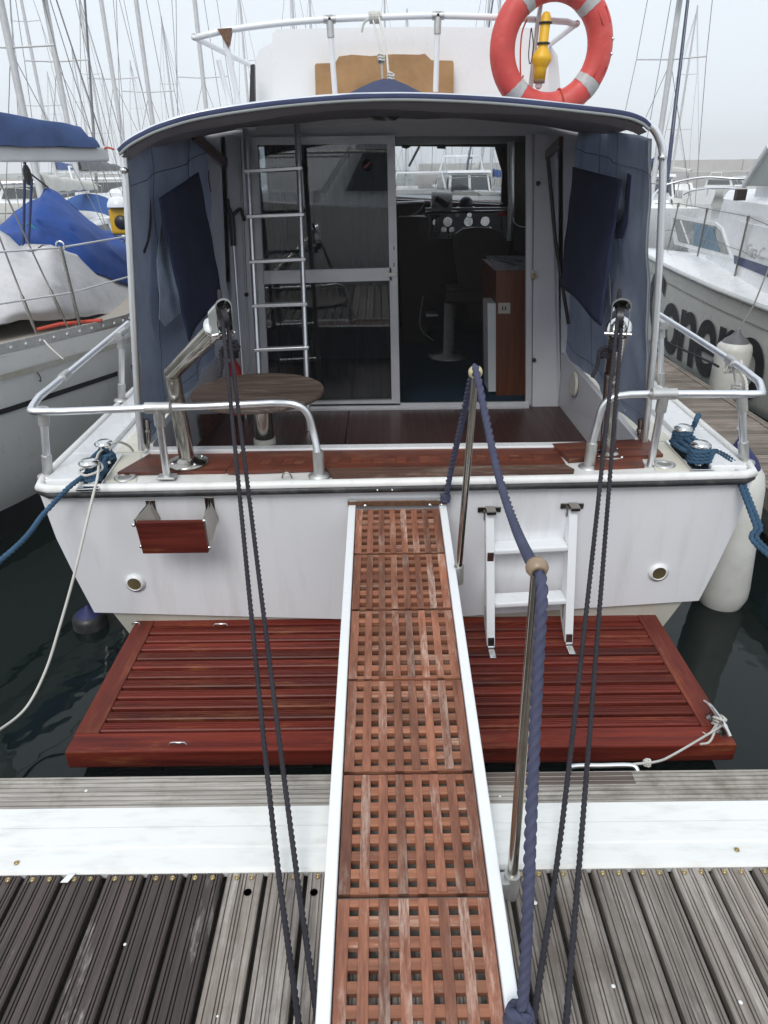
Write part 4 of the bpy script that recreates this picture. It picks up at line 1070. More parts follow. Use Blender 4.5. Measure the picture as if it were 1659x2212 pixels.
# ---- stern davits: bent stainless pipes with a block at the head
def davit(base_px, bend_px, tip_px, Ytip, label, bendY=3.13):
    b0 = atZ(*base_px, DZ + 0.012)
    bend = atY(*bend_px, b0.y)
    tip = atY(*tip_px, Ytip)
    root = MB().lathe([(0.098, 0), (0.098, 0.010), (0.060, 0.014), (0.041, 0.03)], b0, n=28).build('stern_davit', steel, boat)
    root['label'] = label
    path = [b0, b0.lerp(bend, 0.5), bend]
    d1 = (bend - b0).normalized(); d2 = (tip - bend).normalized()
    path = [b0, bend - d1 * 0.05] + catmull([bend - d1 * 0.03, bend, bend + d2 * 0.03], 4) + [bend + d2 * 0.05, tip]
    MB().tube(path, 0.0375, 20).build('arm', steel, root)
    for k in range(4):
        a_ = R(40 + 90 * k)
        MB().sphere(b0 + Vector((0.078 * math.cos(a_), 0.078 * math.sin(a_), 0.014)), 0.009, 8).build('bolt', steel_bright, root)
    # sheave head: a bent strap open towards the stern
    ax = d2
    sx = ax.cross(Vector((0, 0, 1))).normalized(); u = sx.cross(ax).normalized()
    w2, h2 = 0.036, 0.085
    outline = []
    n_ = 8
    cen = tip + ax * 0.01
    for k in range(n_ + 1):
        a_ = math.pi * k / n_
        outline.append(cen + sx * (w2 * math.cos(a_)) + Vector((0, 0, 1)) * (h2 * 0.55 + w2 * 0.8 * math.sin(a_)))
    outline = [cen + sx * w2 * 0.9 - Vector((0, 0, h2 * 0.75))] + outline + [cen - sx * w2 * 0.9 - Vector((0, 0, h2 * 0.75))]
    strap = MB()
    dpt = ax * 0.075
    inner = [cen + (p - cen) * 0.90 for p in outline]
    for i in range(len(outline) - 1):
        strap.add([outline[i], outline[i + 1], outline[i + 1] + dpt, outline[i] + dpt], [(0, 1, 2, 3)], True)
        strap.add([inner[i], inner[i + 1], inner[i + 1] + dpt, inner[i] + dpt], [(3, 2, 1, 0)], True)
        strap.add([outline[i] + dpt, outline[i + 1] + dpt, inner[i + 1] + dpt, inner[i] + dpt], [(0, 1, 2, 3)])
        strap.add([outline[i], outline[i + 1], inner[i + 1], inner[i]], [(3, 2, 1, 0)])
    strap.build('block_strap', steel_bright, root)
    MB().lathe([(0.050, 0), (0.046, 0.012), (0.03, 0.018), (0, 0.02)], tip - ax * 0.012, ax, 22).build('end_cap', steel_bright, root)
    sc_ = cen + ax * 0.045 + Vector((0, 0, 0.012))
    MB().cyl(sc_ - sx * 0.012, sc_ + sx * 0.012, 0.042, n=20).build('sheave', black_plastic, root)
    MB().cyl(sc_ - sx * 0.05 - Vector((0, 0, .06)), sc_ + sx * 0.05 - Vector((0, 0, .06)), 0.007, n=8).build('pin', steel_bright, root)
    return sc_, ax, sx
dL, aL, sL = davit((406, 1000), (371, 806), (468, 706), 2.76, 'bent steel davit on the left of the transom')
dR, aR, sR = davit((1312, 985), (1323, 800), (1337, 706), 2.74, 'bent steel davit on the right of the transom')

# ---- stern rails (pushpit) left and right
def tee(par, p, d, r=0.026, L=0.055):
    p = Vector(p); d = Vector(d).normalized()
    MB().cyl(p - d * L, p + d * L, r, n=12).build('tee_fitting', alu_dull, par)
def post(par, base, top, flange='round', sleeve=True):
    base, top = Vector(base), Vector(top)
    d = (top - base).normalized()
    MB().cyl(base, top, 0.0175, n=12).build('post', alu, par)
    if sleeve: MB().cyl(base, base + d * 0.11, 0.0235, n=12).build('post_socket', alu_dull, par)
    if flange == 'round': MB().lathe([(0.048, 0), (0.048, 0.010), (0.026, 0.018)], base, n=18).build('post_base', alu_dull, par)
    else: MB().box(base - Vector((.042, .03, 0)), base + Vector((.042, .03, .012))).build('post_base', alu_dull, par, bevel=0.004)
    MB().cyl(top - d * 0.085, top - d * 0.0, 0.025, n=12).build('post_collar', alu_dull, par)
zt = 0.755
Bl = atZ(104, 1030, DZ + hz(-1.6)); Tl = atY(92, 880, Bl.y)
cornL = atY(62, 886, Bl.y - 0.03)
frontL = [atY(x_, y_, Bl.y - 0.01 + 0.0) for x_, y_ in ((130, 889), (340, 881), (470, 876), (590, 870))]
bL = atZ(690, 1030, DZ)
curveL = [atY(x_, y_, lerp(Bl.y, bL.y, 0.6)) for x_, y_ in ((635, 873), (662, 890), (676, 930))]
backL = [atY(84, 858, Bl.y + 0.12), atY(140, 812, Bl.y + 0.55), atY(277, 698, 4.55)]
sr = MB().tube(catmull(backL[::-1], 4) + catmull([backL[0], cornL + Vector((-.0, .03, 0)), cornL + Vector((0.03, -.01, -.003)), frontL[0]], 5)[1:-1] + frontL + catmull([frontL[-1]] + curveL + [bL + Vector((0, 0, .1)), bL], 5)[1:], 0.0172, 12)
srl = sr.build('stern_rail', alu, boat); srl['label'] = 'left stern rail of silver tube'
post(srl, Bl, Tl)
pb = atZ(361, 1032, DZ); pt = atY(341, 881, pb.y - 0.06); post(srl, pb, pt, 'square', False); tee(srl, pt, (1, 0, 0))
pb = atZ(263, 866, DZ); pt = atY(262, 722, pb.y); post(srl, pb, pt); tee(srl, pt, (backL[2] - backL[1]))
tee(srl, atY(140, 812, Bl.y + 0.55), (backL[1] - backL[0]), 0.024, 0.06)
MB().cyl(bL, bL + Vector((0, 0, .13)), 0.026, n=14).build('post_socket', alu_dull, srl); MB().lathe([(0.052, 0), (0.052, 0.010), (0.028, 0.02)], bL, n=18).build('post_base', alu_dull, srl)
Br = atZ(1607, 1000, DZ + hz(1.65)); Tr = atY(1602, 850, Br.y)
cornR = atY(1652, 848, Br.y - 0.02)
frontR = [atY(x_, y_, Br.y) for x_, y_ in ((1580, 851), (1434, 851), (1360, 852))]
bR = atZ(1272, 1012, DZ)
curveR = [atY(x_, y_, lerp(Br.y, bR.y, 0.6)) for x_, y_ in ((1325, 858), (1302, 878), (1291, 915))]
backR = [atY(1640, 825, Br.y + 0.08), atY(1580, 780, Br.y + 0.5), atY(1418, 676, 4.60)]
sr = MB().tube(catmull(backR[::-1], 4) + catmull([backR[0], cornR + Vector((0, .03, 0)), cornR + Vector((-.03, -.01, -.003)), frontR[0]], 5)[1:-1] + frontR + catmull([frontR[-1]] + curveR + [bR + Vector((0, 0, .1)), bR], 5)[1:], 0.0172, 12)
srr = sr.build('stern_rail', alu, boat); srr['label'] = 'right stern rail of silver tube'
post(srr, Br, Tr)
pb = atZ(1404, 1010, DZ); pt = atY(1434, 851, pb.y - 0.04); post(srr, pb, pt, 'square', False); tee(srr, pt, (1, 0, 0))
pb = atZ(1428, 842, DZ); pt = atY(1428, 700, pb.y); post(srr, pb, pt); tee(srr, pt, (backR[2] - backR[1]))
tee(srr, backR[1], backR[1] - backR[0], 0.024, 0.06)
MB().cyl(bR, bR + Vector((0, 0, .13)), 0.026, n=14).build('post_socket', alu_dull, srr); MB().lathe([(0.052, 0), (0.052, 0.010), (0.028, 0.02)], bR, n=18).build('post_base', alu_dull, srr)
# deck fillers, small eye
for x_, y_ in ((271, 1033), (1434, 1005)):
    q = atZ(x_, y_, DZ + hz(-1.2 if x_ < 800 else 1.4) + .001); f_ = MB().lathe([(0.052, 0), (0.052, 0.008), (0.034, 0.010), (0.030, 0.004)], q, n=24).build('filler_ring', alu_dull, boat); MB().lathe([(0.030, 0.004), (0, 0.005)], q, n=18).build('filler_cap', tray_grey, f_)
q = atZ(620, 1034, DZ)
MB().tube([q + Vector((-.022, 0, .003)), q + Vector((-.018, 0, .02)), q + Vector((-.008, 0, .032)), q + Vector((.008, 0, .032)), q + Vector((.018, 0, .02)), q + Vector((.022, 0, .003))], 0.004, 6).build('deck_eye', steel, boat)

# ---- bollards (mushroom-headed) with base plate
def bollards(px, label):
    p = [atZ(x_, y_, DZ + 0.125 + hz(-1.5 if x_ < 800 else 1.6)) - Vector((0, 0, 0.115)) for x_, y_ in px]
    d = (p[1] - p[0])
    base = MB().bar(p[0] - d * 0.35, p[1] + d * 0.35, 0.10, 0.012).build('mooring_bollard', steel_bright, boat, bevel=0.003)
    base['label'] = label
    for q_ in p:
        MB().lathe([(0.026, 0), (0.026, 0.075), (0.044, 0.09), (0.046, 0.10), (0.030, 0.113), (0.0, 0.116)], q_, n=20).build('bollard_head', steel_bright, base)
    return p
bpL = bollards([(190, 992), (223, 951)], 'left pair of mushroom bollards')
bpR = bollards([(1516, 953), (1478, 918)], 'right pair of mushroom bollards')
print('bollards', bpL, bpR)

# ---- exhaust outlets
for x_, y_ in ((292, 1259), (1422, 1236)):
    q = atY(x_, y_, YT - 0.002)
    ex = MB().lathe([(0.050, 0), (0.050, 0.006), (0.040, 0.008), (0.037, 0.016), (0.034, 0.016), (0.034, -0.03)], q, (0, -1, 0), 24).build('exhaust_outlet', white_paint, boat)
    MB().lathe([(0.0338, -0.025), (0.0338, 0.012)], q, (0, -1, 0), 20).build('exhaust_sleeve', brass, ex)
    MB().lathe([(0.033, -0.0), (0, -0.0)], q + Vector((0, 0.0, 0)), (0, -1, 0), 16).build('exhaust_bore', black_plastic, ex)
# ---- wooden motor bracket on steel plates
brk = MB().prism([atY(292, 1130, 2.74), atY(440, 1128, 2.74), atY(450, 1194, 2.74), atY(309, 1196, 2.74)][::-1], (0, 0.026, 0)).build('motor_bracket', teak_platform, boat, bevel=0.004)
for (a_, b_, c_, d_) in (((325, 1080), (345, 1120), (309, 1192), (289, 1122)), ((452, 1074), (470, 1120), (449, 1192), (438, 1120))):
    p = [atY(*a_, YT), atY(*b_, YT), atY(*c_, 2.775), atY(*d_, 2.775)]
    pl_ = MB().prism(p, (0.006, 0, 0)).build('bracket_plate', steel, brk)
    e_ = atY(a_[0], a_[1] + 4, YT)
    MB().box((e_.x - .022, YT - .006, e_.z - .09), (e_.x + .022, YT, e_.z + .012)).build('bracket_foot', steel, brk, bevel=0.004)
for x_, y_ in ((289, 1134), (305, 1180), (441, 1125), (452, 1183)):
    MB().sphere(atY(x_, y_, 2.75), 0.010, 8).build('bracket_bolt', steel_bright, brk)

# ---- swimming platform: frame, slats, small pulls
PX0, PX1, PY0, PY1, PZ = -1.283, 1.395, 2.052, 2.985, -0.35
plat = MB().box((PX0, PY0, PZ - 0.085), (PX1, PY0 + 0.105, PZ)).build('swim_platform', teak_platform, boat, bevel=0.006)
plat['label'] = 'slatted red-brown varnished swimming platform'
MB().box((PX0, PY0 + 0.1055, PZ - 0.085), (PX0 + 0.098, PY1, PZ - 0.0005)).build('end_board', teak_platform_y, plat, bevel=0.004)
MB().box((PX1 - 0.098, PY0 + 0.1055, PZ - 0.085), (PX1, PY1, PZ - 0.0005)).build('end_board', teak_platform_y, plat, bevel=0.004)
MB().box((PX0 + 0.099, PY1 - 0.075, PZ - 0.085), (PX1 - 0.099, PY1, PZ - 0.001)).build('back_board', teak_platform, plat, bevel=0.004)
n_s = 11
span = (PY1 - 0.078) - (PY0 + 0.110)
for k in range(n_s):
    y0 = PY0 + 0.110 + span * k / n_s + 0.010; y1 = PY0 + 0.110 + span * (k + 1) / n_s - 0.010
    zt_ = PZ - 0.003 + random.uniform(-.002, .001)
    gw = y0 + (y1 - y0) * 0.30
    # each slat carries two shallow saw-cut grooves
    pr = [(y0, zt_ - .03), (y0, zt_ - .004), (y0 + .004, zt_)]
    for g in (0.28, 0.5, 0.74):
        c_ = lerp(y0, y1, g); pr += [(c_ - .0017, zt_), (c_ - .0012, zt_ - .004), (c_ + .0012, zt_ - .004), (c_ + .0017, zt_)]
    pr += [(y1 - .004, zt_), (y1, zt_ - .004), (y1, zt_ - .03)]
    MB().prism([(PX0 + 0.1, a_, b_) for a_, b_ in pr], (PX1 - PX0 - 0.2, 0, 0)).build('slat', teak_platform, plat)
for k in range(4):
    xx = lerp(PX0 + 0.3, PX1 - 0.3, k / 3); MB().box((xx - .03, PY0 + .1056, PZ - .084), (xx + .03, PY1 - .076, PZ - .036)).build('bearer', teak_platform_y, plat)
def pull(x_, y_, w_):
    q = atZ(x_, y_, PZ)
    MB().tube([q + Vector((-w_, 0, 0)), q + Vector((-w_ * .8, 0, .012)), q + Vector((w_ * .8, 0, .012)), q + Vector((w_, 0, 0))], 0.0045, 6).build('pull_handle', steel_bright, plat)
pull(384, 1609, 0.034); pull(477, 1352, 0.034); pull(294, 1349, 0.018)
# platform cleat
ca, cb = atZ(1522, 1515, PZ + 0.035), atZ(1578, 1592, PZ + 0.035)
cm = (ca + cb) / 2
cle = MB().tube(catmull([ca + Vector((0, 0, -.002)), ca.lerp(cb, .2) + Vector((0, 0, .012)), cm + Vector((0, 0, .014)), ca.lerp(cb, .8) + Vector((0, 0, .012)), cb], 4), [0.009] * 4 + [0.012] * 9 + [0.009] * 4, 10).build('platform_cleat', steel_bright, plat)
for t_ in (0.3, 0.7): MB().lathe([(0.022, -.036), (0.022, -.028), (0.010, -.02), (0.010, 0.005)], ca.lerp(cb, t_), n=12).build('cleat_foot', steel, plat)

# ---- white bathing ladder folded against the transom
bl_ = thing('bathing_ladder', 'white folding bathing ladder hooked on the transom above the platform', 'ladder', atZ(1140, 1410, PZ))
def side_board(top_px, mid_px, hinge_px, out):
    T = atY(*top_px, 2.885); H = atZ(*hinge_px, PZ + 0.012)
    T2 = T
    d = (H - T); L = d.length; d.normalize()
    n_ = Vector((0, 1, 0)) - d * d.y; n_.normalize()          # towards the transom
    def P_(s_, w_): return T + d * (s_ * L) + n_ * w_
    prof = [P_(-0.04, 0.015), P_(-0.045, 0.03), P_(-0.03, 0.055), P_(0.06, 0.06), P_(0.45, 0.065), P_(0.62, 0.10), P_(0.76, 0.115), P_(0.86, 0.085), P_(0.98, 0.02), P_(1.0, 0.0), P_(0.0, 0.0)]
    sb = MB().prism(prof, (0.038, 0, 0)).build('side_board', white_paint, bl_, bevel=0.006)
    o2 = MB(); o2.prism([P_(0.70, 0.042), P_(0.70, 0.058), P_(0.74, 0.066), P_(0.82, 0.062), P_(0.84, 0.05), P_(0.80, 0.040)], (0.0396, 0, 0))
    for i_, p in enumerate(o2.v): o2.v[i_] = (p[0] - 0.0008, p[1], p[2])
    o2.build('hand_slot', tray_grey, sb)
    hm = P_(0.93, -0.004); h1 = P_(1.005, -0.004)
    MB().bar(hm + Vector((.019, 0, 0)), h1 + Vector((.019, 0, 0)), 0.030, 0.005, n_).build('hinge_leaf', steel, sb)
    MB().cyl(h1 + Vector((.003, 0, 0)), h1 + Vector((.035, 0, 0)), 0.007, n=8).build('hinge_pin', steel_bright, sb)
    MB().box((h1.x + .004, h1.y - .075, PZ), (h1.x + .034, h1.y - .008, PZ + .005)).build('hinge_plate', steel_bright, sb, bevel=0.002)
    hk = T + Vector((0.019, 0, 0.03))
    MB().box((hk.x - .055, YT - .008, hk.z - .014), (hk.x + .055, YT - .001, hk.z + .016)).box((hk.x - .02, hk.y - .02, hk.z + .0), (hk.x + .024, YT - .003, hk.z + .02)).box((hk.x - .026, YT - .02, hk.z - .05), (hk.x - .02, YT - .003, hk.z)).build('transom_hook', steel, bl_, bevel=0.005)
    return T, d, L, n_
TL, dl, LL, nl = side_board((1050, 1122), None, (1052, 1396), 1)
TR, dr, LR, nr = side_board((1230, 1114), None, (1220, 1388), 1)
for s_, nm in ((0.235, 'tread'), (0.655, 'tread')):
    a_ = TL + dl * (s_ * LL) + nl * 0.045 + Vector((.038, 0, 0)); b_ = TR + dr * (s_ * LR) + nr * 0.045
    MB().bar(a_, b_, 0.095, 0.026).build(nm, white_paint, bl_, bevel=0.007)
q = TL + dl * (0.30 * LL); MB().box((q.x + .004, q.y - .005, q.z - .03), (q.x + .034, q.y + .002, q.z + .03)).build('keeper_plate', steel, bl_)
# ================================================================== GANGWAY
GX, GW = 0.063, 0.4555
GA, GB = Vector((GX, 0.76, 0.0)), Vector((GX, 2.905, 0.310))     # top surface, pontoon end and transom end
gd = (GB - GA); GL = gd.length; gd.normalize()
gn = Vector((0, -gd.z, gd.y))
def gp(x_, s_, h=0.0): return Vector((GX + x_, 0, 0)) + Vector((0, GA.y, GA.z)) + gd * s_ + gn * h
gang = thing('gangway', 'white framed gangway with teak gratings leading from pontoon to transom', 'gangway', (GX, 0.8, 0))
bw_ = 0.0335
for s_ in (-1, 1):
    xa, xb = s_ * (GW / 2 - bw_), s_ * GW / 2
    lo, hi = min(xa, xb), max(xa, xb)
    MB().prism([gp(lo, -0.02, -0.055), gp(hi, -0.02, -0.055), gp(hi, -0.02, 0.012), gp(lo, -0.02, 0.012)], gd * (GL + 0.015)).build('side_beam', white_paint, gang, bevel=0.005, seg=3)
MB().prism([gp(-GW / 2 + bw_, 0, -0.05), gp(GW / 2 - bw_, 0, -0.05), gp(GW / 2 - bw_, 0, -0.042), gp(-GW / 2 + bw_, 0, -0.042)], gd * GL).build('tray', tray_grey, gang)
def s_of(yy): return (yy - GA.y) / gd.y
bounds = [2.888, 2.548, 2.203, 1.857, 1.4985, 1.1443, 0.79]
iw = GW / 2 - bw_ - 0.003
NL = 7
holes = 0.0224
pitchx = (2 * iw - 0.012) / 7.45
for k in range(6):
    s1, s0 = s_of(bounds[k]) - 0.005, s_of(bounds[k + 1]) + 0.007
    pl_ = bpy.data.objects.new('grating_panel', None); COL.objects.link(pl_); put(pl_, gang)
    # lengthwise bars
    xs = [-iw]
    for j in range(7):
        c_ = (j - 3) * pitchx
        xs += [c_ - holes / 2, c_ + holes / 2]
    xs.append(iw)
    for j in range(8):
        x0, x1 = xs[2 * j] + (0.0004 if j else 0), xs[2 * j + 1] - (0.0004 if j < 7 else 0)
        chip = random.uniform(0.0, 0.006) if random.random() < 0.35 else 0.0
        MB().prism([gp(x0, s0 + chip, -0.024), gp(x1, s0 + chip, -0.024), gp(x1, s0 + chip, random.uniform(-.0015, .0005)), gp(x0, s0 + chip, random.uniform(-.0015, .0005))], gd * (s1 - s0 - chip)).build('long_bar', grate_y, pl_, bevel=0.0012, seg=1)
    L_ = s1 - s0; py = 0.0480; hy = 0.0225
    for j in range(8):
        c0 = s0 + 0.0 if j == 0 else s0 + L_ / 2 + (j - 1 - 3) * py + hy / 2
        c1 = s1 if j == 7 else s0 + L_ / 2 + (j - 3) * py - hy / 2
        MB().prism([gp(-iw + 0.001, c0, -0.023), gp(iw - 0.001, c0, -0.023), gp(iw - 0.001, c0, -0.0028), gp(-iw + 0.001, c0, -0.0028)], gd * (c1 - c0)).build('cross_bar', grate_x, pl_)
    MB().prism([gp(-iw, s0 - 0.012, -0.03), gp(iw, s0 - 0.012, -0.03), gp(iw, s0 - 0.012, -0.016), gp(-iw, s0 - 0.012, -0.016)], gd * 0.010).build('seam_strip', tray_grey, pl_)
# hinge angle at the transom
hg = MB().prism([gp(-GW / 2 - .004, GL - 0.004, 0.004), gp(GW / 2 + .004, GL - 0.004, 0.004), gp(GW / 2 + .004, GL - .004, 0.030), gp(-GW / 2 - .004, GL - .004, 0.030)], (0, 0.012, 0)).build('hinge_plate', rust, gang)
MB().box((GX - GW / 2 - .002, YT - 0.03, 0.335), (GX + GW / 2 + .002, YT - 0.001, 0.343)).build('hinge_angle', steel_bright, gang)
for x_ in (-0.15, 0.15, 0.205): MB().sphere(gp(x_, GL - 0.012, 0.014), 0.010, 8).build('hinge_bolt', steel_bright, gang)
# stanchions with ball heads
def stanchion(base_px, yb, top_px, Yt, mat, rad=0.0135):
    b0 = atY(*base_px, yb); t0 = atY(*top_px, Yt)
    so = MB().tube([b0, t0], rad, 14).build('stanchion', steel, gang)
    MB().cyl(b0 - Vector((0, 0, 0.06)), b0 + (t0 - b0).normalized() * 0.02, 0.021, n=14).build('stanchion_socket', alu_dull, so)
    MB().box(b0 - Vector((.035, .018, .055)), b0 + Vector((-.010, .018, .005))).build('socket_bracket', alu_dull, so)
    ax = (Vector((0, 1, 0)) * 0.96 + Vector((0, 0, .28)))
    MB().lathe([(0.0135, -0.019), (0.0200, -0.015), (0.0250, -0.004), (0.0250, 0.005), (0.0200, 0.015), (0.0135, 0.019)], t0, ax, 22, closed=True).build('ball_head', mat, so)
    return b0, t0
s1b, s1t = stanchion((991, 1232), 2.44, (1027, 804), 2.40, ball_plastic)
s2b, s2t = stanchion((1106, 1900), 1.19, (1160, 1226), 1.30, ball_brown)
# lower end brackets where the lifting lines are made fast
for s_ in (-1, 1):
    q = gp(s_ * (GW / 2 + 0.018), 0.085, 0.01)
    br_ = MB().lathe([(0.022, 0), (0.022, 0.012), (0.0, 0.016)], q, (s_ * .2, -.5, 1), 18).build('lifting_eye', steel_bright, gang)
    MB().box((q.x - .018, q.y - .015, q.z - .05), (q.x + .012, q.y + .015, q.z - .002)).build('eye_bracket', alu_dull, br_)
    MB().cyl(gp(s_ * .17 - .03, 0.02, -.06) + Vector((0, 0, .03)), gp(s_ * .17 + .03, 0.02, -.06) + Vector((0, 0, .03)), 0.025, n=14).build('roller', black_rubber, gang)

# ================================================================== ROPES
def knot(mb, c, r_, rope_r, seed=0, n=26):
    """a hitch: a few tight turns about one another"""
    rnd = random.Random(seed)
    pts = []
    for i in range(n):
        t = i / n * 2 * math.pi * 3
        pts.append(Vector(c) + Vector((math.cos(t) * r_ * (0.8 + 0.3 * rnd.random()), math.sin(t * 1.0) * r_ * 0.8, (i / n - 0.5) * r_ * 2.4 + 0.25 * r_ * math.sin(2 * t))))
    mb.rope(catmull(pts, 4), rope_r)
# handrail rope
ring = atY(962, 1078, YT - 0.035)
hr = MB()
hr.rope(catmull([ring + Vector((0, -.01, .0)), atY(975, 1010, 2.80), atY(1000, 900, 2.62), s1t + Vector((-.004, 0.03, -.004)), s1t + Vector((.002, -.03, -.003)), atY(1050, 905, 2.26), atY(1078, 1030, 2.02), atY(1112, 1135, 1.72), s2t + Vector((-.006, .035, -.004)), s2t, s2t + Vector((.004, -.030, -.016)), atY(1170, 1300, 1.24), atY(1160, 1480, 1.16), atY(1150, 1700, 1.06), atY(1140, 1950, 0.955), atY(1130, 2150, 0.885), atY(1118, 2195, 0.865)], 10), 0.0142, pitch=0.028)
knot(hr, atY(962, 1076, YT - .05), 0.016, 0.011, 3)
knot(hr, atY(1122, 2195, 0.87), 0.022, 0.013, 5)
tag(hr.build('handrail_rope', rope_purple), 'thick blue-violet handrail rope through the gangway stanchion balls', 'rope')
# lifting lines from the davit blocks
def line_pair(sc_, ax, ends, label, kx):
    for i, (px_e, Ye) in enumerate(ends):
        mb = MB()
        st0 = sc_ + ax * 0.030 + Vector((0.0, 0, -0.005 - 0.045 * i)) + Vector((kx[i], 0, 0))
        pts = [sc_ + ax * 0.0 + Vector((kx[i], 0.03, 0.030 - .02 * i)), st0]
        for (x_, y_, Yv) in px_e: pts.append(atY(x_, y_, Yv))
        mb.rope(catmull(pts, 6), 0.0084, pitch=0.0165, n=9)
        if i == 1:
            kc = st0 + Vector((0.0, 0.05, -0.075))
            knot(mb, kc, 0.018, 0.009, 9); knot(mb, kc + Vector((-.03, .02, -.035)), 0.015, 0.009, 12)
            mb.rope(catmull([kc, kc + Vector((-.05, .01, -.02)), kc + Vector((-.055, .01, -.08)), kc + Vector((-.07, .01, -.13))], 5), 0.009)
        tag(mb.build('lifting_line', rope_dark), label[i], 'rope', 'dark lifting lines of the gangway')
eL_ = gp(-GW / 2 - 0.02, 0.085, 0.02); eR_ = gp(GW / 2 + 0.02, 0.085, 0.02)
def mid(px, Y): return (px[0], px[1], Y)
line_pair(dL, aL, [([(576, 1659, 1.46), (648, 2230, 0.85)], 0), ([(611, 1659, 1.46), (686, 2205, 0.88)], 0)],
          ['outer dark line from the left davit down to the gangway end', 'inner dark line from the left davit down to the gangway end'], (-0.008, 0.010))
line_pair(dR, aR, [([(1229, 1659, 1.46), (1150, 2225, 0.85)], 0), ([(1268, 1659, 1.46), (1221, 2235, 0.84)], 0)],
          ['inner dark line from the right davit down to the gangway end', 'outer dark line from the right davit down past the gangway end'], (-0.010, 0.010))
# blue mooring lines
def turns(mb, p, r_, n_, rr, z0=0.012, dz=0.017):
    pts = []
    for i in range(n_ * 12 + 1):
        a_ = 2 * math.pi * i / 12
        pts.append(Vector(p) + Vector((r_ * math.cos(a_), r_ * math.sin(a_), z0 + dz * i / 12)))
    mb.rope(catmull(pts, 2), rr)
ml = MB()
turns(ml, bpL[0], 0.036, 2, 0.012); turns(ml, bpL[1], 0.036, 2, 0.012)
for k in range(3):
    ml.rope(catmull([bpL[0] + Vector((.04, -.02, .02 + .02 * k)), (bpL[0] + bpL[1]) / 2 + Vector((0.03 - .03 * k, 0, .03 + .016 * k)), bpL[1] + Vector((-.03, .03, .02 + .018 * k))], 5), 0.012)
ml.rope(catmull([bpL[0] + Vector((.03, -.04, .03)), atZ(196, 1022, DZ + .025), atZ(150, 1052, DZ + .025), atY(97, 1107, 2.80), atY(0, 1211, 2.45), Vector((-2.1, 1.95, 0.02)), Vector((-2.35, 1.56, 0.03))], 8), 0.0125)
ml.rope(catmull([bpL[1] + Vector((.03, -.03, .03)), atZ(238, 975, DZ + .035), atZ(222, 1005, DZ + .03), atZ(228, 1018, DZ + .02), atZ(196, 1034, DZ + .015)], 5), 0.013)
tag(ml.build('mooring_rope', rope_blue), 'blue mooring rope from the left bollards out to the left edge', 'rope')
mr = MB()
turns(mr, bpR[0], 0.040, 4, 0.013); turns(mr, bpR[1], 0.038, 4, 0.013)
for k in range(5):
    mr.rope(catmull([bpR[0] + Vector((.045 - .02 * k, -.035, .02 + .014 * k)), (bpR[0] + bpR[1]) / 2 + Vector((-.04 + .022 * k, 0, .035 + .014 * (k % 3))), bpR[1] + Vector((-.035 + .015 * k, .035, .02 + .014 * k))], 5), 0.013)
mr.rope(catmull([bpR[1] + Vector((.03, .0, .05)), atZ(1496, 925, DZ + .09), atZ(1505, 905, DZ + .14), atZ(1509, 897, DZ + .13)], 5), 0.015)
for e2 in (0.0, 1.0):
    mr.rope(catmull([bpR[0] + Vector((.04, -.03, .04)), atZ(1545, 978 - 4 * e2, DZ + .04), atZ(1583 + 5 * e2, 1005 - 4 * e2, DZ + .03), atY(1604 + 8 * e2, 1060, 2.88), atY(1632 + 10 * e2, 1135, 2.76), atY(1657 + 14 * e2, 1197, 2.64), Vector((2.12 + .07 * e2, 1.90, 0.0)), Vector((2.20 + .07 * e2, 1.56, 0.03))], 7), 0.0125)
tag(mr.build('mooring_rope', rope_blue), 'doubled blue mooring rope wound on the right bollards', 'rope')
# white line over the left quarter
wl = MB()
wl.rope(catmull([atZ(288, 975, DZ + .015), atZ(276, 962, DZ + .06), atZ(250, 955, DZ + .10), bpL[1] + Vector((-.01, -.04, .07)), bpL[0] + Vector((.0, .05, .07)), bpL[0] + Vector((-.05, .0, .06)), bpL[0] + Vector((0, -.05, .055)), bpL[0] + Vector((.055, 0, .065)), atZ(214, 1000, DZ + .08), atY(211, 1030, 2.87), atY(200, 1075, 2.80), atY(187, 1130, 2.74), atY(160, 1243, 2.64), atY(127, 1360, 2.53), atY(98, 1450, 2.43), atY(57, 1528, 2.31), atY(0, 1576, 2.17), atY(-80, 1620, 1.98), Vector((-1.95, 1.70, 0.01)), Vector((-2.1, 1.56, 0.03))], 7), 0.0070, n=8)
tag(wl.build('white_line', rope_white), 'thin white line hanging from the left quarter into the corner', 'rope')
# flecked cord from platform cleat to the pontoon bar
bar0, bar1 = atY(1228, 1655, Y_EDGE + .03), atY(1374, 1653, Y_EDGE + .03)
pb_ = thing('mooring_bar', 'pale metal mooring bar on the pontoon edge under the platform', 'bar', bar0)
MB().tube(catmull([bar0 + Vector((0, -.035, -.03)), bar0 + Vector((0, -.01, -.006)), bar0.lerp(bar1, .1), bar0.lerp(bar1, .5), bar0.lerp(bar1, .9), bar1 + Vector((0, -.01, -.006)), bar1 + Vector((0, -.035, -.03))], 4), 0.008, 8).build('rod', alu, pb_)
fc = MB()
cmid = ca.lerp(cb, 0.55)
fc.rope(catmull([bar1 + Vector((-.012, 0, .004)), atY(1420, 1645, 1.68), atY(1455, 1630, 1.76), atY(1540, 1580, 1.98), cmid + Vector((0, -.03, .0))], 6), 0.0048, pitch=0.012, n=8)
knot(fc, cmid + Vector((0, 0, .0)), 0.020, 0.0050, 2, 40); knot(fc, cmid + Vector((.004, -.01, .004)), 0.018, 0.0050, 4, 40)
knot(fc, atY(1398, 1648, 1.66), 0.010, 0.005, 6)
fc.rope(catmull([cmid, atZ(1535, 1600, PZ + .02), atZ(1512, 1608, PZ + .008)], 5), 0.005)
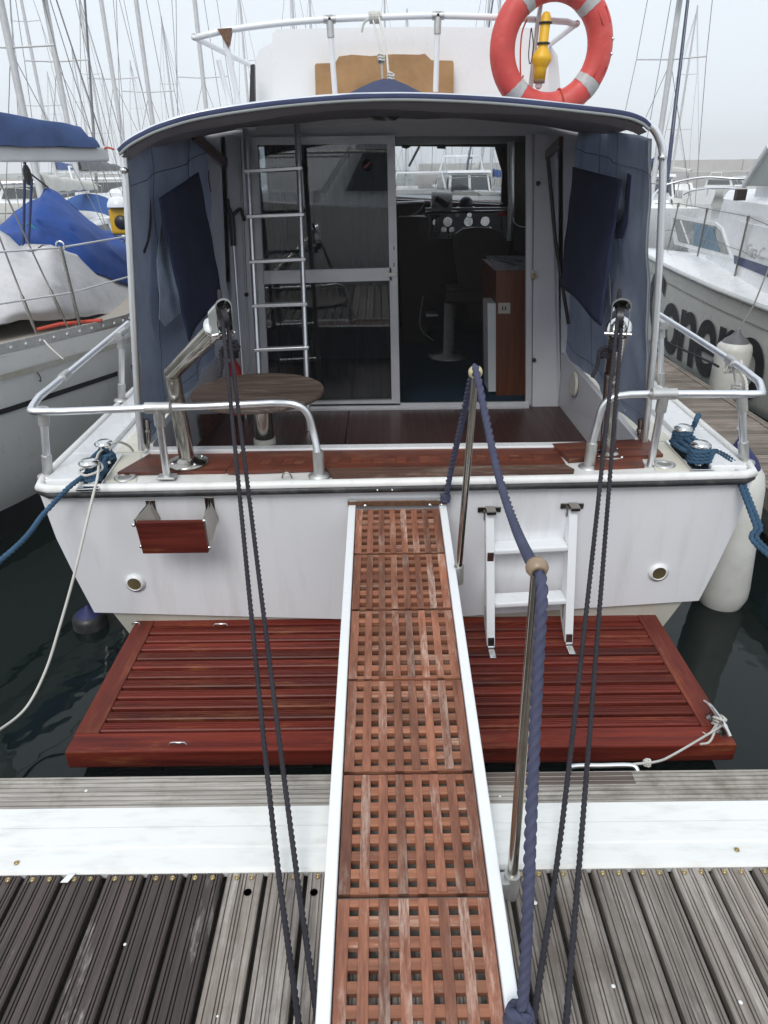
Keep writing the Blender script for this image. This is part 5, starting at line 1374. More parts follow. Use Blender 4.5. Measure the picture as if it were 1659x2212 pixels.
fc.rope(catmull([cmid, atZ(1532, 1585, PZ + .02), atZ(1518, 1582, PZ + .008)], 5), 0.003)
tag(fc.build('platform_cord', rope_white), 'pale flecked cord tied to the platform cleat and pontoon bar', 'rope')
# canopy lifting string to the flybridge rail
cs = MB()
rail_mid = atY(808, 38, YR); pk = Vector((0.03, 3.95, roof_pt(0.5, 0.42).z + 0.0))
pk = atY(826, 171, 3.95)
for k, (xo, Yo) in enumerate(((0, 0), (0.012, .01), (-.012, .0))):
    a_ = []
    for i in range(30):
        t = i / 29 * 2 * math.pi * 2.5
        a_.append(rail_mid + Vector((-.03 + .02 * k + .0010 * i, 0.026 * math.cos(t), 0.026 * math.sin(t))))
    cs.rope(catmull(a_, 2), 0.007)
cs.rope([rail_mid + Vector((-.005, -.03, -.02)), atY(826, 120, 4.4), pk + Vector((-.005, -.01, .09)), pk + Vector((0, 0, .0))], 0.0055)
cs.rope([rail_mid + Vector((.03, -.02, 0)), atY(836, 120, 4.4), pk + Vector((.03, 0, .02))], 0.0055)
knot(cs, pk + Vector((-.005, -.01, .085)), 0.014, 0.006, 8); knot(cs, pk + Vector((.04, 0, .01)), 0.014, 0.006, 11)
cs.rope(catmull([rail_mid + Vector((-.03, -.02, -.01)), rail_mid + Vector((-.06, -.02, -.03)), rail_mid + Vector((-.075, -.02, -.075))], 5), 0.007)
tag(cs.build('canopy_string', rope_white), 'white string tying the canopy peak to the flybridge rail', 'rope')

# ================================================================== LIFEBUOY AND ITS LIGHT
YL = 4.86
lc = atY(1191, 104, YL)
Rm, rm = 0.296, 0.074
axl = Vector((0.10, -1, -0.02)).normalized()
lx = axl.cross(Vector((0, 0, 1))).normalized(); lz = lx.cross(axl).normalized()
if lz.z < 0: lz = -lz
if lx.x < 0: lx = -lx
lb = thing('lifebuoy', 'red ring lifebuoy with worn grey bands hung on the flybridge rail', 'lifebuoy', lc)
def ringpt(a_, k, rr, sq=0.92):
    c_ = lc + (lx * math.cos(a_) + lz * math.sin(a_)) * Rm
    rad = (lx * math.cos(a_) + lz * math.sin(a_))
    return c_ + rad * math.cos(k) * rr + axl * math.sin(k) * rr * sq
mb = MB(); nA, nK = 64, 18
vs = [ringpt(2 * math.pi * i / nA, 2 * math.pi * k / nK, rm) for i in range(nA) for k in range(nK)]
mb.add(vs, [(i * nK + k, i * nK + (k + 1) % nK, ((i + 1) % nA) * nK + (k + 1) % nK, ((i + 1) % nA) * nK + k) for i in range(nA) for k in range(nK)], True)
mb.build('ring', lifebuoy_red, lb)
for a0 in (128, 48, -38, -132):
    b2 = MB(); n1 = 6
    a0, a1 = R(a0 - 6), R(a0 + 6)
    w_ = [ringpt(lerp(a0, a1, i / n1) + 0.025 * math.sin(k * 3.1) * (1 if i in (0, n1) else 0), 2 * math.pi * k / 20, rm + 0.0022) for i in range(n1 + 1) for k in range(20)]
    b2.add(w_, [(i * 20 + k, i * 20 + (k + 1) % 20, (i + 1) * 20 + (k + 1) % 20, (i + 1) * 20 + k) for i in range(n1) for k in range(20)], True)
    b2.build('band', tape_grey, lb)
for a0 in (5, -7):
    p = ringpt(R(a0 + 2), R(35), rm)
    MB().sphere(p, 0.011, 8).build('rivet', steel_bright, lb)
for a0, kk in ((28, 70), (-24, 70)):
    mb = MB()
    for i in range(6):
        for side in (0, 1):
            pass
    c_ = [ringpt(R(a0 + da), R(kk + dk), rm + 0.0012) for da, dk in ((-7, -22), (7, -22), (7, 22), (-7, 22))]
    mb.tube(c_, 0.003, 6, closed=True); mb.build('moulded_panel', lifebuoy_red, lb)
# grab line: a loop round the ring low on the right, and a hanging end on the left
gl_ = MB(); gl_.rope([ringpt(R(-72) + 0.02 * math.sin(k), 2 * math.pi * k / 16, rm + 0.006) for k in range(15)], 0.006); gl_.build('grab_line', rope_red, lb)
gl_ = MB(); gl_.rope(catmull([ringpt(R(140), R(170), rm + .01), atY(1128, 70, YL - .02), atY(1124, 120, YL - .03), atY(1126, 195, YL - .03), ringpt(R(-140), R(170), rm + .01)], 5), 0.005); gl_.build('grab_line', rope_red, lb)
ml_c = atY(1172, 118, YL - 0.03)
mk = thing('marker_light', 'yellow lifebuoy marker light clipped upside down inside the ring', 'light', ml_c)
t0, t1 = atY(1181, 24, YL - .02), atY(1164, 180, YL - .02)
axm = (t1 - t0); Lm = axm.length; axm.normalize()
MB().lathe([(0.0, 0), (0.018, 0.006), (0.028, 0.025), (0.028, 0.20 * Lm / 0.41 * 1.0), (0.034, Lm * 0.52), (0.058, Lm * 0.62), (0.060, Lm * 0.68), (0.042, Lm * 0.76), (0.036, Lm * 0.80), (0.034, Lm * 0.96), (0.0, Lm * 0.965)], t0, axm, 22).build('body', yellow_plastic, mk)
MB().lathe([(0.035, Lm * 0.95), (0.033, Lm * 1.0), (0.0, Lm * 1.0)], t0, axm, 18).build('base_ring', ball_brown, mk)
MB().lathe([(0.020, Lm * 1.0), (0.020, Lm * 1.05), (0.010, Lm * 1.085), (0.0, Lm * 1.09)], t0, axm, 14).build('lens', dial_white, mk)
for t_ in (0.16, 0.44):
    p = t0 + axm * (Lm * t_)
    MB().tube([p + (lx * math.cos(a_) + axl * math.sin(a_)) * 0.034 for a_ in [k * math.pi / 6 for k in range(12)]], 0.006, 6, closed=True).build('clip', black_plastic, mk)
kc_ = MB(); kc_.tube(catmull([atY(1148, 60, YL - .03), atY(1152, 100, YL - .03), atY(1146, 138, YL - .03), atY(1142, 118, YL - .03), atY(1147, 62, YL - .03)], 5), 0.003, 6)
tag(kc_.build('lanyard', rope_dark), 'thin black lanyard looped on the rail inside the lifebuoy', 'cord')

# ================================================================== FENDERS
def fender(p, L, r_, label, cap, ax=(0, 0, 1), group='fenders hung between the boats', body=None):
    p = Vector(p); ax = Vector(ax).normalized()
    f_ = thing('fender', label, 'fender', p, group)
    MB().lathe([(r_ * 0.78, 0.0), (r_ * 0.97, L * 0.07), (r_, L * 0.14), (r_, L * 0.80), (r_ * 0.92, L * 0.88), (r_ * 0.76, L * 0.92)], p, ax, n=28).build('body', body or fender_white, f_)
    MB().lathe([(r_ * 0.765, L * 0.918), (r_ * 0.62, L * 0.97), (r_ * 0.32, L * 1.03), (r_ * 0.14, L * 1.09), (r_ * 0.12, L * 1.12), (0, L * 1.12)], p, ax, n=24).build('cap', cap, f_)
    MB().lathe([(0, -L * .03), (r_ * 0.5, -L * .03), (r_ * 0.75, 0.004)], p, ax, n=24).build('foot', cap, f_)
    return p + ax * (L * 1.12)
fp = atY(1578, 1322, 3.22)
ftop = fender((BX + 1.655 + 0.20, 3.30, fp.z + 0.01), 0.90, 0.140, 'large white fender with blue tip at the right quarter of the cruiser', fender_blue, (-0.075, 0.03, 1))
fr2 = MB()
wrap = atY(1585, 792, Br.y + 0.5)
for i in range(3):
    pts = [wrap + Vector((-.03 + .025 * i, 0, 0)) + Vector((0.01 * math.sin(a_), 0.028 * math.cos(a_), 0.028 * math.sin(a_))) for a_ in [k * math.pi / 6 for k in range(14)]]
    fr2.rope(pts, 0.008)
fr2.rope(catmull([wrap, atY(1592, 830, 3.50), atY(1604, 880, 3.44), atY(1598, 925, 3.36), ftop + Vector((0, 0, .0))], 6), 0.010)
fr2.rope(catmull([wrap + Vector((.02, 0, 0)), atY(1612, 830, 3.48), atY(1606, 890, 3.42), atY(1594, 930, 3.36)], 6), 0.010)
knot(fr2, atY(1590, 838, 3.48), 0.02, 0.009, 21)
tag(fr2.build('fender_lanyard', rope_white), 'grubby white fender lanyard knotted on the right stern rail', 'rope')
fender(atY(208, 1396, 3.14), 0.24, 0.09, 'dark blue and black fender at the waterline under the left quarter', antifoul, body=black_rubber)

# ================================================================== SMALL THINGS IN THE COCKPIT
h0, h1 = atY(503, 518, 4.80), atY(528, 800, 4.70)
h1 = atZ(531, 905, SZ)
bhk = thing('boat_hook', 'silver boat hook with black head standing by the cabin door', 'boat hook', h1)
h0 = atY(504, 524, 4.80); hd = (h0 - h1).normalized()
MB().tube([h1, h0], 0.0095, 10).build('pole', alu, bhk)
MB().tube([h0 - hd * 0.02, h0 + hd * 0.10, h0 + hd * 0.17], [0.019, 0.022, 0.020], 10).tube(catmull([h0 + hd * 0.15, h0 + hd * 0.20 + Vector((-.012, 0, 0)), h0 + hd * 0.26 + Vector((-.014, 0, 0))], 4), [0.016] * 5 + [0.010] * 4, 8).tube(catmull([h0 + hd * 0.155, h0 + hd * 0.185 + Vector((.035, 0, 0)), h0 + hd * 0.20 + Vector((.062, 0, 0)), h0 + hd * 0.165 + Vector((.072, 0, 0)), h0 + hd * 0.13 + Vector((.082, 0, 0))], 4), 0.011, 8).build('hook_head', black_plastic, bhk)
fe = atY(507, 812, 4.70)
fex = thing('fire_extinguisher', 'small red fire extinguisher behind the cockpit table', 'extinguisher', (fe.x, fe.y, SZ))
MB().lathe([(0.055, 0.02), (0.055, 0.30), (0.045, 0.36), (0.02, 0.40), (0.02, 0.42)], (fe.x, fe.y, SZ), n=18).build('bottle', red_paint, fex)
MB().box((fe.x - .03, fe.y - .02, SZ + .42), (fe.x + .04, fe.y + .02, SZ + .47)).tube([(fe.x, fe.y, SZ + .46), (fe.x + .06, fe.y - .01, SZ + .50)], 0.007, 6).build('valve', black_plastic, fex)
# ================================================================== SAILING YACHT ON THE LEFT (bow to the pontoon)
SYX = -3.62
yacht = thing('sailing_yacht', 'pale grey sailing yacht under blue and grey tarpaulins beside the cruiser', 'sailboat', (SYX, 7, WZ))
sh = [(2.05, 0.04, 0.82), (2.6, 0.42, 0.79), (3.2, 0.76, 0.76), (4.3, 1.22, 0.71), (5.4, 1.62, 0.68), (6.6, 1.72, 0.67), (8.0, 1.74, 0.67), (9.6, 1.66, 0.68), (11.2, 1.30, 0.70), (12.0, 0.95, 0.72)]
def sh_at(Yv):
    for a_, b_ in zip(sh, sh[1:]):
        if a_[0] <= Yv <= b_[0]:
            t = (Yv - a_[0]) / (b_[0] - a_[0]); return [lerp(a_[i], b_[i], t) for i in range(3)]
    return sh[-1] if Yv > sh[-1][0] else sh[0]
secs = []
for i in range(34):
    Yv = lerp(2.05, 12.0, i / 33); _, hb, z = sh_at(Yv)
    wlw = max(0.0, hb - 0.16 * (1 if Yv < 4 else 1) - 0.14 * max(0, 3.2 - Yv))
    row = []
    for s_ in (-1, 1):
        q_ = [(hb, z), (hb - 0.01, z - 0.35), (lerp(hb, wlw, 0.55), z - 0.8), (wlw, WZ + 0.0), (wlw * 0.5, WZ - 0.5), (0, WZ - 0.7)]
        if s_ == 1: q_ = q_[::-1][1:]
        row += [Vector((SYX + s_ * a_, Yv, b_)) for a_, b_ in q_]
    secs.append(row)
hy_ = MB().loft(secs); hy_.add(secs[-1], [tuple(range(len(secs[-1])))]); hy_.build('hull', hull_grey, yacht)
def yband(z0, z1, off, mat, nm, dz0=0.0):
    mb = MB(); n_ = 30
    for s_ in (1, -1):
        rows = []
        for i in range(n_ + 1):
            Yv = lerp(2.4, 11.9, i / n_); _, hb, z = sh_at(Yv)
            wlw = max(0.0, hb - 0.16 - 0.14 * max(0, 3.2 - Yv))
            def xa(zz):
                d = z - zz
                if d < 0.35: return lerp(hb, hb - 0.01, d / 0.35)
                if d < 0.8: return lerp(hb - 0.01, lerp(hb, wlw, 0.55), (d - 0.35) / 0.45)
                return lerp(lerp(hb, wlw, 0.55), wlw, min(1, (d - 0.8) / max(0.05, z - 0.8 - WZ)))
            za, zb = (z - z0, z - z1) if dz0 else (z0, z1)
            rows.append([Vector((SYX + s_ * (xa(za) + off), Yv, za)), Vector((SYX + s_ * (xa(zb) + off), Yv, zb))])
        mb.loft(rows)
    return mb.build(nm, mat, yacht)
yband(-0.30, -0.58, 0.006, black_paint, 'boot_stripe')
yband(0.325, 0.36, 0.006, black_paint, 'sheer_stripe', 1)
yband(0.115, 0.150, 0.012, cream_hull, 'rubbing_strake', 1)
dkp = [Vector((SYX - sh_at(y_)[1], y_, sh_at(y_)[2] - 0.01)) for y_ in [2.1 + 0.55 * k for k in range(18)]]
dkq = [Vector((SYX + sh_at(y_)[1], y_, sh_at(y_)[2] - 0.01)) for y_ in [2.1 + 0.55 * k for k in range(18)]]
MB().loft([[a_, b_] for a_, b_ in zip(dkp, dkq)], smooth=False).build('deck', plain('teak_deck_grey', (0.40, 0.36, 0.31), 0.8, var=0.12, vscale=30, stretch=(6, .4, 1)), yacht)
for s_ in (-1, 1):
    pts = [Vector((SYX + s_ * (sh_at(y_)[1] - 0.012), y_, sh_at(y_)[2] + 0.028)) for y_ in [2.3 + 0.4 * k for k in range(24)]]
    mb = MB()
    for a_, b_ in zip(pts, pts[1:]): mb.bar(a_, b_, 0.012, 0.075)
    tr_ = mb.build('toe_rail', alu_dull, yacht)
    if s_ == 1:
        for k in range(26):
            y_ = 3.5 + 0.115 * k
            p = Vector((SYX + sh_at(y_)[1] - 0.004, y_, sh_at(y_)[2] + 0.03))
            MB().sphere(p, 0.017, 8, (0.35, 1.35, 0.75)).build('toe_rail_slot', dial_white, tr_)
hk_ = Vector((SYX + sh_at(4.55)[1] + .01, 4.55, sh_at(4.55)[2] - 0.19))
MB().tube(catmull([hk_ + Vector((0, 0, .03)), hk_ + Vector((.01, .005, .0)), hk_ + Vector((.01, 0, -.03)), hk_ + Vector((.01, -.02, -.02))], 4), 0.004, 6).build('hull_hook', black_plastic, yacht)
# coachroof (mostly under the covers)
MB().prism([(SYX - 0.75, 4.9, 0.68), (SYX + 0.75, 4.9, 0.68), (SYX + 0.68, 4.9, 1.0), (SYX - 0.68, 4.9, 1.0)], (0, 3.6, 0.05)).build('coachroof', gelcoat, yacht, bevel=0.05, seg=3)
# mast, boom, sail cover
mast_b = Vector((SYX - 0.15, 4.95, 1.0))
MB().tube([mast_b, mast_b + Vector((0, 0.05, 12.0))], 0.075, 14).build('mast', mast_white, yacht)
be = atY(229, 333, 7.0); bm = Vector((mast_b.x + .05, mast_b.y + 0.1, be.z - 0.02))
bd = (be - bm).normalized()
MB().bar(bm, be, 0.10, 0.125).build('boom', mast_white, yacht, bevel=0.025, seg=3)
ce = be - bd * 0.12
mb = MB()
def cov(u, v):
    p = bm.lerp(ce, u); a_ = math.pi * v
    hgt = lerp(0.36, 0.15, u ** 1.1) * (1 if u < 0.97 else 0.55)
    wd = 0.095
    sd2 = bd.cross(Vector((0, 0, 1))).normalized()
    return p + sd2 * (wd * math.cos(a_) * (1 - 0.25 * math.sin(a_))) + Vector((0, 0, 0.05 + hgt * math.sin(a_) ** 0.8 + 0.012 * noise.noise(Vector((u * 14, v * 3, 2)))))
mb.grid(cov, 40, 14)
mb.add([cov(1, j / 14) for j in range(15)], [tuple(range(15))]); mb.build('boom_cover', boom_navy, yacht)
# mainsheet block and tackle
bb_ = atY(58, 372, 6.45); blk = MB().sphere(bb_ + Vector((0, 0, -0.02)), 0.075, 12, (0.45, 0.5, 1.1)).build('sheet_block', black_plastic, yacht)
for k in (-1, 1): MB().tube([bb_ + Vector((0.03 * k, 0, -.05)), atY(52 + 4 * k, 640, 6.3)], 0.012, 6).build('mainsheet', stripe_blue, yacht)
MB().tube([bb_ + Vector((0, 0, .06)), bb_ + Vector((0, 0, .14))], 0.012, 6).build('block_strop', rope_dark, yacht)
# rigging
mt = mast_b + Vector((0, 0.05, 11.9))
cp0 = Vector((SYX + sh_at(4.75)[1] - 0.10, 4.75, 0.70)); cp1 = Vector((SYX + sh_at(5.05)[1] - 0.12, 5.05, 0.70))
for a_, t_ in ((cp0, mast_b + Vector((0.45, 0, 5.4))), (cp1, mast_b + Vector((0.03, 0, 5.6)))):
    MB().tube([a_ + (t_ - a_).normalized() * .40, t_], 0.0065, 6).build('shroud', wire_grey, yacht)
    MB().tube([a_, a_ + (t_ - a_).normalized() * .10, a_ + (t_ - a_).normalized() * .12, a_ + (t_ - a_).normalized() * .30, a_ + (t_ - a_).normalized() * .32, a_ + (t_ - a_).normalized() * .42], [0.007, 0.007, 0.012, 0.012, 0.007, 0.006], 8).build('turnbuckle', steel, yacht)
MB().tube([be + Vector((0, 0, .05)), mt], 0.006, 5).build('topping_lift', wire_grey, yacht)
MB().tube(catmull([be + Vector((-.02, -.06, .0)), be + Vector((.03, -.06, .05)), be + Vector((.10, -.06, .035))], 4), 0.008, 6).build('red_lashing', rope_red, yacht)
# stanchions and lifelines
st_pts = []
for y_ in (3.6, 5.15, 7.2, 9.2):
    b0 = Vector((SYX + sh_at(y_)[1] - 0.05, y_, sh_at(y_)[2]))
    t0 = atY(130, 531, y_ - .02) if y_ == 5.15 else b0 + Vector((-.05, 0, .60))
    if y_ == 5.15: b0 = atZ(176, 718, 0.69)
    so = MB().tube([b0, t0], 0.0125, 10).build('stanchion', steel, yacht)
    MB().cyl(b0, b0 + Vector((0, 0, .05)), 0.022, n=10).build('stanchion_base', steel, so)
    MB().tube([t0 + Vector((0.03 * math.cos(k * math.pi / 6), 0, 0.03 * math.sin(k * math.pi / 6))) for k in range(12)], 0.006, 6, closed=True).build('stanchion_ring', steel_bright, so)
    st_pts.append((b0, t0))
for f_ in (0.98, 0.47):
    MB().tube([b0.lerp(t0, f_) for b0, t0 in st_pts], 0.0065, 6).build('lifeline', mast_white, yacht)
MB().tube([atZ(80, 712, .72), atZ(130, 700, .74), atZ(220, 692, .76)], 0.014, 6).build('red_jackline', rope_red, yacht)
MB().tube(catmull([atZ(95, 735, .74), atZ(110, 752, .72), atZ(137, 776, .66)], 4), 0.006, 5).build('lashing', rope_white, yacht)
# grey cover draped over the deck
def gridpx(rows, nm, mat, par, nu=24, nv=20, wob=0.03, seed=1.0, back=None):
    """drape through rows of (x, y, distance) picture points; back closes the far side"""
    R_ = [catmull([atY(*p) for p in row], 8) for row in rows]
    L_ = [resample(r_, sum((b_ - a_).length for a_, b_ in zip(r_, r_[1:])) / nu) for r_ in R_]
    L_ = [r_[:nu + 1] + [r_[-1]] * (nu + 1 - len(r_[:nu + 1])) for r_ in L_]
    cols = [catmull([L_[j][i] for j in range(len(L_))], nv // (len(L_) - 1)) for i in range(nu + 1)]
    n2 = len(cols[0])
    mb = MB()
    def fn(u, v):
        p = cols[int(round(u * nu))][int(round(v * (n2 - 1)))].copy()
        p.z += wob * noise.noise(Vector((p.x * 3.1, p.y * 2.3, seed + p.z * 2.0))) + wob * 0.5 * noise.noise(Vector((p.x * 9.1, p.y * 6.3, seed)))
        cr = 1 - abs(math.sin(u * 17 + 2.2 * v + 3 * noise.noise(Vector((u * 3, v * 2, seed))))) ** 0.5
        p.y -= wob * 2.6 * cr * math.sin(math.pi * min(1, v * 1.15)); p.z += wob * 1.0 * cr * math.sin(math.pi * min(1, v * 1.1))
        p.y += wob * 1.5 * noise.noise(Vector((p.x * 3.7, p.z * 4.3, seed + 9)))
        return p
    mb.grid(fn, nu, n2 - 1)
    return mb.build(nm, mat, par, solid=0.004)
gc = gridpx([[(-160, 560, 5.6), (-40, 520, 5.9), (0, 500, 6.0), (60, 545, 6.0), (100, 528, 6.0), (150, 545, 6.4), (200, 565, 6.9), (275, 600, 7.6), (330, 625, 8.2)],
             [(-160, 620, 5.1), (-40, 590, 5.3), (0, 570, 5.4), (60, 590, 5.4), (110, 590, 5.55), (160, 600, 5.9), (210, 620, 6.3), (280, 645, 7.0), (335, 660, 7.6)],
             [(-160, 690, 4.75), (-40, 665, 4.95), (10, 665, 5.0), (60, 665, 5.1), (120, 660, 5.3), (170, 665, 5.6), (220, 668, 6.0), (285, 672, 6.7), (340, 676, 7.3)],
             [(-160, 745, 4.5), (-40, 712, 4.75), (20, 700, 4.95), (60, 694, 5.1), (120, 690, 5.3), (170, 688, 5.55), (225, 682, 5.95), (290, 679, 6.6), (345, 680, 7.2)]], 'grey_cover', grey_tarp, yacht, 40, 30, 0.03, 3.0)
gridpx([[(-160, 560, 5.6), (-40, 520, 5.9), (0, 500, 6.0), (60, 545, 6.0), (100, 528, 6.0), (150, 545, 6.4), (200, 565, 6.9), (275, 600, 7.6), (330, 625, 8.2)],
        [(-190, 560, 6.6), (-80, 530, 6.9), (-30, 510, 7.2), (20, 550, 7.2), (70, 540, 7.2), (120, 560, 7.6), (170, 575, 7.9), (250, 610, 8.4), (310, 632, 8.8)]], 'grey_cover_top', grey_tarp, yacht, 40, 6, 0.02, 5.0)
# blue tarpaulin over the cockpit frame
gridpx([[(20, 478, 8.0), (62, 445, 8.0), (92, 418, 7.9), (104, 405, 7.8), (135, 425, 7.8), (170, 455, 7.9), (210, 490, 8.1), (262, 520, 8.4), (320, 548, 8.8)],
        [(-60, 520, 7.2), (0, 500, 7.1), (50, 478, 7.0), (100, 462, 6.95), (150, 480, 7.0), (200, 505, 7.2), (250, 533, 7.5), (300, 560, 7.9), (350, 590, 8.3)],
        [(-80, 545, 6.6), (-5, 530, 6.5), (50, 520, 6.5), (100, 520, 6.55), (150, 530, 6.6), (200, 548, 6.8), (250, 572, 7.2), (300, 600, 7.7), (350, 630, 8.2)],
        [(-80, 600, 6.4), (-5, 590, 6.35), (50, 580, 6.3), (100, 575, 6.3), (150, 575, 6.4), (200, 590, 6.6), (250, 610, 7.0), (300, 640, 7.5), (350, 670, 8.0)]], 'blue_tarpaulin', blue_tarp, yacht, 40, 30, 0.05, 7.0)
gridpx([[(20, 478, 8.0), (62, 445, 8.0), (92, 418, 7.9), (104, 405, 7.8), (135, 425, 7.8), (170, 455, 7.9), (210, 490, 8.1), (262, 520, 8.4), (320, 548, 8.8)],
        [(-40, 540, 9.0), (0, 520, 9.2), (40, 490, 9.2), (90, 455, 9.2), (150, 470, 9.3), (200, 490, 9.4), (250, 505, 9.5), (290, 530, 9.6), (340, 550, 9.8)]], 'blue_tarpaulin_back', blue_tarp, yacht, 40, 8, 0.04, 8.0)
MB().tube([atY(62, 372, 7.2), atY(104, 405, 7.78)], 0.008, 6).build('tarpaulin_tie', rope_dark, yacht)
MB().tube([atY(30, 505, 6.9), atY(62, 482, 6.9), atY(96, 510, 6.6), atY(115, 522, 6.55)], 0.007, 6).build('green_tie', rope_green, yacht)
# yellow rescue pack on the yacht's stern rail
yp = atY(262, 474, 8.9)
rp_ = thing('rescue_pack', 'yellow and black rescue pack under a white hood on the left', 'rescue pack', yp - Vector((0, 0, .25)))
MB().box((yp.x - .13, yp.y - .05, yp.z - .17), (yp.x + .13, yp.y + .07, yp.z + .13)).build('case', yellow_plastic, rp_, bevel=0.04, seg=3)
MB().lathe([(0.08, 0.0), (0.075, 0.012), (0.0, 0.015)], yp + Vector((.01, -.05, -.03)), (0, -1, 0), 20).build('badge', black_plastic, rp_)
MB().lathe([(0.14, 0.0), (0.135, 0.04), (0.10, 0.10), (0.0, 0.12)], yp + Vector((0, .01, .135)), n=20).build('hood', gelcoat, rp_)
MB().cyl(yp + Vector((0, .08, -.9)), yp + Vector((0, .08, .1)), 0.016, n=8).build('post', steel, rp_)

# ================================================================== CABIN CRUISER ON THE RIGHT
CA = R(10)
TIP = Vector((3.80, 10.70, 0.0))
chh, crr = Vector((-math.sin(CA), math.cos(CA), 0)), Vector((math.cos(CA), math.sin(CA), 0))
def W(s_, x_, z): return TIP - chh * s_ + crr * x_ + Vector((0, 0, z))     # s metres aft of the stem head, x to starboard
cru = thing('cabin_cruiser', 'white cabin cruiser with black script name beyond the finger pontoon', 'motor boat', W(4, 0, WZ))
csh = [(0, 0.02, 0.70), (0.5, 0.23, 0.69), (1.2, 0.44, 0.67), (2.1, 0.62, 0.63), (3.0, 0.78, 0.59), (4.0, 0.92, 0.555), (6.0, 1.24, 0.53), (8.0, 1.40, 0.52), (9.2, 1.38, 0.52)]
def cs_at(s_):
    for a_, b_ in zip(csh, csh[1:]):
        if a_[0] <= s_ <= b_[0]:
            t = (s_ - a_[0]) / (b_[0] - a_[0]); return [lerp(a_[i], b_[i], t) for i in range(3)]
    return csh[-1] if s_ > csh[-1][0] else csh[0]
def c_side(s_, z):
    _, hb, zs_ = cs_at(s_)
    stem = lerp(0.75, 0.0, min(1, max(0, (z - WZ) / (zs_ - WZ))) ** 0.8)      # raked stem
    t = (zs_ - z) / (zs_ - WZ)
    hb2 = cs_at(max(0, s_ - stem))[1] if s_ > stem else 0.0
    return hb2 * (1 - 0.10 * t)
secs = []
for i in range(40):
    s_v = 9.2 * (i / 39) ** 1.3; _, hb, z = cs_at(s_v)
    row = []
    for sg in (-1, 1):
        q_ = [(c_side(s_v, lerp(z, WZ - .05, k / 7)), lerp(z, WZ - .05, k / 7)) for k in range(8)] + [(0, WZ - 0.45)]
        if sg == 1: q_ = q_[::-1][1:]
        row += [W(s_v, sg * a_, b_) for a_, b_ in q_]
    secs.append(row)
mb = MB().loft(secs); mb.add(secs[-1], [tuple(range(len(secs[-1])))]); mb.build('hull', hull_cream, cru)
for sg in (-1, 1):
    rows = [[W(s_v, sg * (c_side(s_v, zz) + 0.006), zz) for zz in (cs_at(s_v)[2] - 0.20, cs_at(s_v)[2] - 0.215)] for s_v in [0.2 + 0.25 * k for k in range(36)]]
    MB().loft(rows).build('hull_moulding', plain('moulding_grey', (0.36, 0.36, 0.33)) if 'moulding_grey' not in MATS else MATS['moulding_grey'], cru)
    pts = [W(s_v, sg * (cs_at(s_v)[1] + 0.02), cs_at(s_v)[2] - 0.01) for s_v in [0.02 + 0.3 * k for k in range(31)]]
    MB().tube(pts, 0.028, 8).build('rub_strake', alu_dull, cru)
def deck_z(s_v): return 0.07 * min(1, s_v / 1.2) + cs_at(s_v)[2]
dl_ = [[W(s_v, -hb_, z_), W(s_v, -hb_ * 0.66, lerp(z_, deck_z(s_v), 0.62)), W(s_v, -hb_ * 0.3, deck_z(s_v)), W(s_v, hb_ * 0.3, deck_z(s_v)), W(s_v, hb_ * 0.66, lerp(z_, deck_z(s_v), 0.62)), W(s_v, hb_, z_)] for s_v, hb_, z_ in [(a_, cs_at(a_)[1], cs_at(a_)[2]) for a_ in [0.05 + 0.3 * k for k in range(31)]]]
MB().loft(dl_).build('deck', gelcoat_clean, cru)
# cabin trunk: plan outline, sides leaning inwards
TP0, TP1 = Vector((3.80, 7.13, 0.74)), Vector((4.00, 8.60, 0.88))
tdir = (TP1 - TP0).normalized()
plan = [W(7.6, -1.02, 0), W(4.4, -0.66, 0), Vector((3.80, 7.13, 0)), Vector((4.09, 9.28, 0)), W(1.45, 0.24, 0), W(3.5, 0.68, 0), W(7.6, 1.02, 0)]
cen_ = sum(plan, Vector()) / len(plan)
zroof = [1.36, 1.37, 1.38, 1.40, 1.40, 1.38, 1.36]
zb_ = [0.5] * 7
lo_ = [Vector((p.x, p.y, 0.52)) for p in plan]
hi_ = [Vector((lerp(p.x, cen_.x, 0.10), lerp(p.y, cen_.y, 0.06), z)) for p, z in zip(plan, zroof)]
n7 = 7
MB().add(lo_ + hi_, [tuple(range(7))[::-1]] + [(i, (i + 1) % 7, (i + 1) % 7 + 7, i + 7) for i in range(7)]).build('cabin_trunk', gelcoat_clean, cru, bevel=0.05, seg=3)
rf = MB()
crest = [W(7.6, 0, 1.52), W(4.4, 0, 1.55), W(3.3, 0, 1.56), W(1.75, 0.06, 1.50)]
prt, stb = [hi_[0], hi_[1], hi_[2], hi_[3]], [hi_[6], hi_[5].lerp(hi_[6], 0.25), hi_[5], hi_[4]]
def cam_row(a_, c_, b_):
    out = []
    for k in range(9):
        t = k / 8; p = a_.lerp(b_, t); p.z = lerp(lerp(a_.z, b_.z, t), c_.z, 1 - (2 * t - 1) ** 2); out.append(p)
    return out
rf.loft([cam_row(a_, c_, b_) for a_, c_, b_ in zip(prt, crest, stb)])
rf.build('trunk_roof', gelcoat_clean, cru)
p_lo = lo_[2]; tn = (lo_[3] - lo_[2]).cross(hi_[2] - lo_[2]).normalized()
if tn.x > 0: tn = -tn
def on_trunk(px, off): return [atP(x_, y_, p_lo + tn * off, tn) for x_, y_ in px]
win = MB().prism(on_trunk([(1450, 462), (1548, 480), (1564, 494), (1584, 560), (1460, 528)], 0.002), tn * 0.025).build('window_frame', gelcoat_clean, cru, bevel=0.01)
MB().prism(on_trunk([(1454, 471), (1545, 488), (1556, 498), (1574, 550), (1466, 522)], 0.028), tn * 0.004).build('window_pane', plain('cruiser_pane', (0.20, 0.22, 0.21), 0.08, var=0.3, vscale=7), win)
